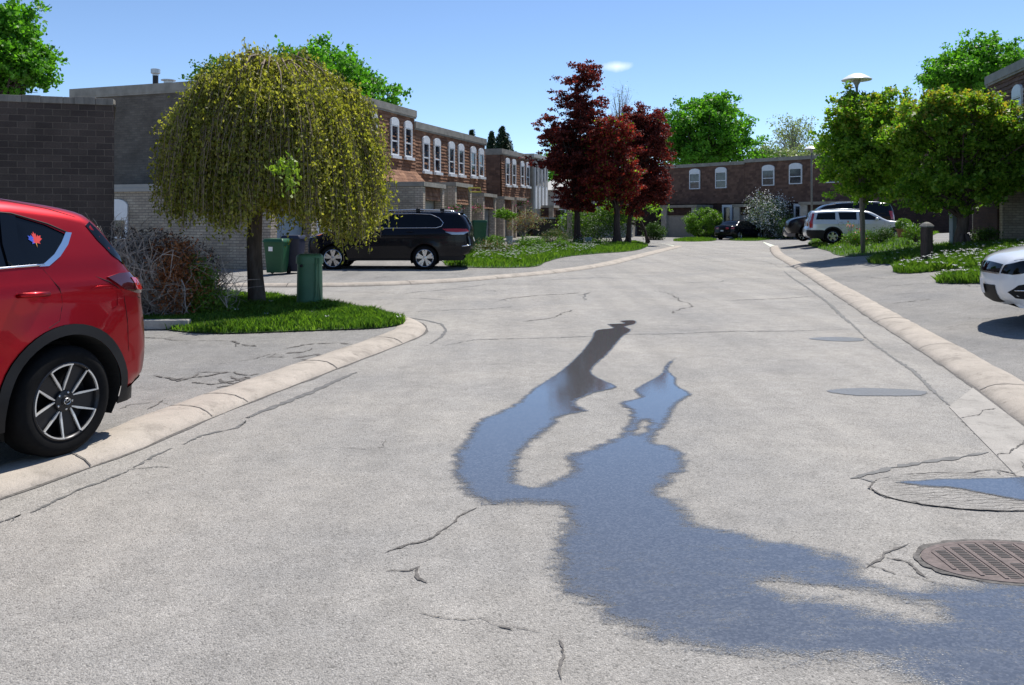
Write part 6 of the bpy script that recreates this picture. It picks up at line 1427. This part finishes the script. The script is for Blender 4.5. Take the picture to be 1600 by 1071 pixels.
# --- dark blue-black SUV beyond the side street
suv = Car('dark_suv', 'dark blue black family SUV with roof rails, parked side on beyond the side street', [(.16, .30), (.03, .42), (0, .65), (.02, .90), (.10, 1.02), (.5, 1.13), (1.05, 1.22), (1.3, 1.27, 'w'), (1.95, 1.66), (2.3, 1.72), (3.0, 1.755), (3.8, 1.755), (4.35, 1.735), (4.58, 1.715, 'g'), (4.86, 1.36), (4.90, 1.22), (4.90, 1.0), (4.94, .82), (4.95, .62), (4.88, .52), (4.72, .46)],
    1.93, .30, [(.80, .375, .43), (3.54, .375, .43)], [(.2, .06), (.5, .01), (.8, 0), (1.1, .015), (1.27, .06), (1.7, .22)], 'car_black', glass=[([(1.55, 1.27), (2.33, 1.28), (2.33, 1.675), (2.05, 1.63)], False), ([(2.40, 1.28), (3.18, 1.285), (3.18, 1.69), (2.40, 1.68)], False), ([(3.24, 1.285), (3.86, 1.29), (4.00, 1.33), (4.07, 1.43), (3.95, 1.56), (3.70, 1.67), (3.24, 1.69)], False)], crease=[(1.0, 1.12, .012, .06), (.5, .55, -.012, .12)], clad=(lambda x: .42 if x > 3.9 else .36, .0))
suv.wheels(.37, .22, .955, dict(kind='twin', n=5, phase=90), 'alloy', 'gunmetal', .70)
suv.line([(1.5, 1.262), (2.4, 1.272), (3.3, 1.277), (3.88, 1.282), (4.03, 1.325), (4.095, 1.43), (3.97, 1.575), (3.70, 1.69), (3.2, 1.708), (2.3, 1.695), (2.0, 1.64)], .010, 'chrome', 'chrome_trim')
suv.patch([(4.27, 1.62), (4.56, 1.66), (4.70, 1.50), (4.80, 1.375), (4.45, 1.40)], .004, 'car_glass', 'rear_quarter_glass')
tl = suv.patch([(4.06, 1.25), (4.45, 1.26), (4.80, 1.25), (4.87, 1.17), (4.5, 1.15), (4.22, 1.17)], .012, 'lamp_red', 'tail_lamp'); suv.patch([(4.14, 1.165), (4.45, 1.155), (4.86, 1.165), (4.72, 1.085), (4.35, 1.08)], .012, 'lamp_clear', 'tail_lamp_lower')
suv.patch([(.06, 1.0), (.10, 1.03), (.42, 1.11), (.52, 1.12), (.35, 1.04), (.12, .97)], .01, 'lamp_clear', 'headlamp'); suv.patch([(.30, 1.055), (.42, 1.09), (.50, 1.11), (.40, 1.045)], .014, 'lamp_orange', 'indicator')
suv.line([(4.66, .73), (4.90, .76)], .018, 'chrome', 'bumper_chrome'); suv.patch([(4.60, .72), (4.90, .74), (4.91, .56), (4.60, .50)], .004, 'black_trim', 'bumper_trim'); suv.cpatch(False, -.35, .35, .84, .98, 'plate', 'number_plate'); suv.cpatch(True, -.8, .8, .5, .9, 'black_trim', 'grille')
suv.seams([[(2.36, 1.25), (2.38, .9), (2.36, .45)], [(3.24, 1.25), (3.28, 1.0), (3.20, .80)], [(1.38, 1.2), (1.36, .9), (1.40, .45)], [(4.42, 1.08), (4.44, .8), (4.40, .55)], [(4.60, 1.7), (4.72, 1.55)]], .004)
suv.handle(2.10, 2.30, 1.14, 'car_black'); suv.handle(3.0, 3.2, 1.16, 'car_black'); suv.mirror(1.75, 1.27, 'car_black')
for sg in (-1, 1):
    mb = MB(); yy = sg * .66; mb.tube([(2.0, yy, 1.72), (2.1, yy, 1.79), (3.2, yy, 1.83), (4.3, yy, 1.80), (4.42, yy, 1.74)], .018, 8); mb.build('roof_rail', M['alloy'], suv.t, smooth=True)
for x in (2.35, 3.32, 4.05):
    mb = MB(); mb.tube([(x, -.66, 1.79), (x, -.55, 1.86), (x, .55, 1.86), (x, .66, 1.79)], .02, 8); mb.box(x - .06, x + .06, -.72, -.60, 1.765, 1.86); mb.box(x - .06, x + .06, .60, .72, 1.765, 1.86); mb.build('roof_bar', M['black_trim'], suv.t, smooth=True, flat_angle=40)
mb = MB(); mb.box(4.40, 4.70, -.6, .6, 1.715, 1.745); mb.build('roof_spoiler', M['car_black'], suv.t, bevel=.01)
suv.place(3.54, -1, (663.4 - 800) / F * 24.9, 24.9, .045, R(1))
# --- silver wagon on the right
vol = Car('silver_wagon', 'silver station wagon with black lower trim and tall red tail lamps, behind the red tulips', [(.12, .28), (.02, .40), (0, .58), (.04, .78), (.12, .88), (.45, .98), (1.0, 1.06), (1.22, 1.09, 'w'), (1.98, 1.49), (2.25, 1.53), (2.9, 1.56), (3.8, 1.55), (4.3, 1.51), (4.47, 1.48, 'g'), (4.62, 1.12), (4.66, 1.0), (4.67, .80), (4.73, .70), (4.75, .5), (4.70, .36), (4.6, .30)],
    1.86, .25, [(.90, .34, .39), (3.63, .34, .39)], [(.2, .06), (.5, .01), (.75, 0), (.95, .02), (1.1, .05), (1.55, .22)], 'car_silver', glass=[([(1.50, 1.10), (2.46, 1.12), (2.46, 1.46), (2.12, 1.44)], False), ([(2.58, 1.12), (3.32, 1.12), (3.36, 1.46), (2.58, 1.465)], False), ([(3.50, 1.12), (4.36, 1.125), (4.27, 1.42), (3.50, 1.455)], False)], clad=(lambda x: .64 if (x < .5 or x > 4.0) else .40, .075), crease=[(.85, .95, .015, .05)], glass_mat='car_glass')
vol.wheels(.335, .21, .925, dict(kind='star', n=5, w0=.09, w1=.11), 'alloy', 'gunmetal', .66)
vol.patch([(4.42, 1.40), (4.50, 1.42), (4.58, 1.12), (4.64, 1.0), (4.64, .74), (4.50, .74), (4.50, 1.05), (4.46, 1.2)], .012, 'lamp_red', 'tail_lamp')
vol.cpatch(False, -.95, -.72, .8, 1.4, 'lamp_red', 'tail_lamp'); vol.cpatch(False, .72, .95, .8, 1.4, 'lamp_red', 'tail_lamp'); vol.cpatch(False, -.35, .35, .80, .93, 'plate', 'number_plate')
vol.seams([[(2.50, 1.08), (2.54, .7), (2.5, .42)], [(3.42, 1.08), (3.38, .85), (3.24, .68)], [(1.38, 1.05), (1.38, .45)]], .005); vol.handle(2.25, 2.44, .98, 'car_silver'); vol.handle(3.15, 3.34, 1.0, 'car_silver'); vol.mirror(1.75, 1.10, 'car_silver')
for sg in (-1, 1): mb = MB(); mb.tube([(2.2, sg * .62, 1.53), (2.3, sg * .62, 1.595), (3.2, sg * .62, 1.62), (4.1, sg * .62, 1.58), (4.2, sg * .62, 1.52)], .016, 8); mb.build('roof_rail', M['alloy'], vol.t, smooth=True)
zv = EYE - (381.5 - HZ) * 38.4 / F
vol.place(3.63, 1, (1301.3 - 800) / F * 38.4, 38.4, zv, R(180 - 12))
# --- dark blue hatchback behind it, nose to the street
SED_IN = [(.15, .06), (.45, .01), (.7, 0), (.9, .03), (1.0, .06), (1.45, .26)]
def sedan(name, label, mat, L_=4.5, cat='car', hatch=False):
    s_ = L_ / 4.5; top = [(.12, .24), (.02, .34), (0, .50), (.04, .64), (.14, .72), (.6, .86), (1.1, .95), (1.25, .98, 'w'), (1.98, 1.38), (2.3, 1.43), (2.8, 1.44)] + ([(3.5, 1.40), (3.95, 1.33, 'g'), (4.3, 1.02), (4.42, .92)] if hatch else [(3.25, 1.39, 'g'), (3.85, 1.08), (4.1, 1.05), (4.38, 1.02)]) + [(4.47, .90), (4.48, .72), (4.50, .52), (4.46, .36), (4.36, .28)]
    top = [(p[0] * s_, *p[1:]) for p in top]
    c = Car(name, label, top, 1.8, .22, [(.90 * s_, .325, .375), (3.58 * s_, .325, .375)], SED_IN, mat, plan=(.24, .8, .16, .6), glass=[([(1.5, .98), (2.35, 1.0), (2.35, 1.36), (2.08, 1.34)], False), ([(2.42, 1.0), (3.3, 1.02), (3.45, 1.10), (3.1, 1.33), (2.42, 1.365)], False)], crease=[(.75, .88, .015, .05)], cat=cat, R0=.08)
    c.wheels(.325, .21, .905, dict(kind='star', n=8, w0=.035, w1=.045), 'alloy', 'gunmetal', .68); c.mirror(1.7, .98, mat)
    c.seams([[(2.38, .98), (2.40, .4)], [(3.3, 1.0), (3.25, .75)], [(1.38, .95), (1.38, .4)]], .004); c.handle(2.15, 2.33, .86, mat); c.handle(3.05, 3.23, .88, mat)
    return c
blu = sedan('blue_car', 'dark blue car nose towards the street, mostly hidden behind the silver wagon', 'car_blue', hatch=True)
blu.patch([(.10, .66), (.16, .735), (.55, .84), (.62, .82), (.40, .72)], .01, 'lamp_clear', 'headlamp'); blu.cpatch(True, -.6, .6, .36, .5, 'black_trim', 'grille')
bp = Vector(((1255 - 800) / F * 42.5, 42.5)); blu.place(.9, -1, bp.x, bp.y, EYE - (377.5 - HZ) * 42.5 / F, R(-16)); blu.t.scale = (1, 1, 1.08)
# --- black minivan in the drive behind
van = Car('black_minivan', 'black minivan with a red tail lamp, its roof showing above the silver wagon', [(.12, .28), (.0, .45), (0, .7), (.1, .88), (.6, 1.05), (.95, 1.12, 'w'), (1.75, 1.62), (2.1, 1.70), (3.0, 1.77), (4.2, 1.76), (4.75, 1.71, 'g'), (4.95, 1.22), (4.98, 1.0), (5.0, .7), (5.0, .45), (4.9, .32)], 1.95, .25, [(.95, .35, .41), (3.95, .35, .41)], [(.2, .06), (.5, .01), (.8, 0), (1.1, .02), (1.2, .05), (1.75, .2)], 'car_black', glass=[([(1.4, 1.17), (2.3, 1.18), (2.3, 1.62), (1.95, 1.6)], False), ([(2.4, 1.18), (3.5, 1.18), (3.5, 1.66), (2.4, 1.64)], False), ([(3.6, 1.18), (4.6, 1.2), (4.5, 1.62), (3.6, 1.66)], False)], cat='van')
van.wheels(.345, .22, .97, dict(kind='star', n=5), 'alloy', 'gunmetal', .66); van.patch([(4.68, 1.36), (4.84, 1.36), (4.94, 1.12), (4.95, .95), (4.76, .95)], .014, 'lamp_red', 'tail_lamp'); van.mirror(1.6, 1.17, 'car_black'); van.seams([[(2.35, 1.15), (2.36, .45)], [(3.55, 1.15), (3.5, .5)]], .005)
for sg in (-1, 1): mb = MB(); mb.tube([(2.2, sg * .7, 1.72), (2.3, sg * .7, 1.79), (4.2, sg * .7, 1.81), (4.4, sg * .7, 1.75)], .018, 8); mb.build('roof_rail', M['alloy'], van.t, smooth=True)
vp = Vector(((1392 - 800) / F * 40.5, 40.5)); van.place(4.75, -1, vp.x, vp.y, .62, R(-12))
# --- black sedan at the end of the street
sed = sedan('black_sedan', 'small looking black sedan parked before the far garages, seen from behind', 'car_black')
sed.cpatch(False, -.95, -.55, .80, .93, 'lamp_red', 'tail_lamp'); sed.cpatch(False, .55, .95, .80, .93, 'lamp_red', 'tail_lamp'); sed.cpatch(False, -.22, .22, .62, .74, 'plate', 'number_plate'); sed.patch([(4.2, .95), (4.42, .93), (4.44, .82), (4.25, .82)], .01, 'lamp_red', 'tail_lamp')
sp = Vector(((1151 - 800) / F * 61.5, 61.5)); sed.place(4.0, 1, sp.x, sp.y, .02, math.atan2(-.66, -.75))
# --- white car, nose only at the right edge
hon = Car('white_car', 'white car nose with slim headlamp and a black fog lamp housing at the right edge', [(.14, .24), (.05, .30), (.0, .44), (.0, .58), (.03, .70), (.10, .80), (.30, .88), (.7, .96), (1.15, 1.02), (1.28, 1.04, 'w'), (2.05, 1.40), (2.4, 1.44), (2.9, 1.44), (3.5, 1.35, 'g'), (4.0, 1.12), (4.35, 1.05), (4.46, .95), (4.48, .7), (4.5, .5), (4.44, .32)], 1.84, .20, [(.95, .34, .39), (3.65, .34, .39)], [(.15, .07), (.4, .02), (.65, 0), (.88, .03), (1.02, .07), (1.45, .26)], 'car_white', plan=(.30, .75, .16, .6), R0=.09, Re=.12,
    glass=[([(1.55, 1.03), (2.4, 1.05), (2.4, 1.37), (2.15, 1.35)], False), ([(2.48, 1.05), (3.4, 1.08), (3.3, 1.30), (2.48, 1.37)], False)], crease=[(.78, .92, .014, .05)])
hon.wheels(.335, .21, .925, dict(kind='star', n=5), 'alloy', 'gunmetal', .68); hon.mirror(1.75, 1.04, 'car_white')
hon.cpatch(True, -.97, .97, lambda t: .625, lambda t: .735, 'car_glass', 'grille', .010, 24); hon.cpatch(True, -.99, .99, .608, .622, 'chrome', 'grille_trim', .014, 24)
hon.cpatch(True, -.82, .82, .27, .47, 'black_trim', 'lower_grille', .008, 14); hon.cpatch(True, -.18, .18, .37, .53, 'plate', 'number_plate', .03, 4, 2)
hl = hon.patch([(.001, .625), (.036, .735), (.16, .795), (.42, .868), (.85, .935), (.80, .86), (.5, .755), (.22, .66), (.08, .618)], .010, 'car_glass', 'headlamp', spacing=.025, step=.012); hon.patch([(.20, .70), (.26, .79), (.60, .88), (.74, .885), (.52, .80), (.30, .72)], .016, 'lamp_clear', 'lens')
fg = hon.patch([(.05, .39), (.13, .49), (.30, .545), (.62, .54), (.64, .36), (.32, .31), (.12, .32)], .005, 'arch', 'fog_lamp_housing'); hon.line([(.10, .42), (.28, .435), (.46, .43)], .008, 'chrome', 'fog_trim', off=.012)
for sg in (-1, 1): mb = MB(); mb.lathe([(.001, 0), (.03, .002), (.035, .02)], 16, 'y'); mb.v = [(v[0] + .33, sg * (hon.hw(.33, .42) + .02 - v[1]), v[2] + .42) for v in mb.v]; mb.build('fog_lamp', M['lamp_clear'], hon.t, smooth=True)
hon.seams([[(.55, .86), (.62, .70), (.60, .6)], [(.12, .80), (.4, .875), (.9, .955)]], .003)
hp = Vector(((1540 - 800) / F * 11.2, 11.2)); hon.place(-.05, 0, hp.x, hp.y, .27, R(-14.6))
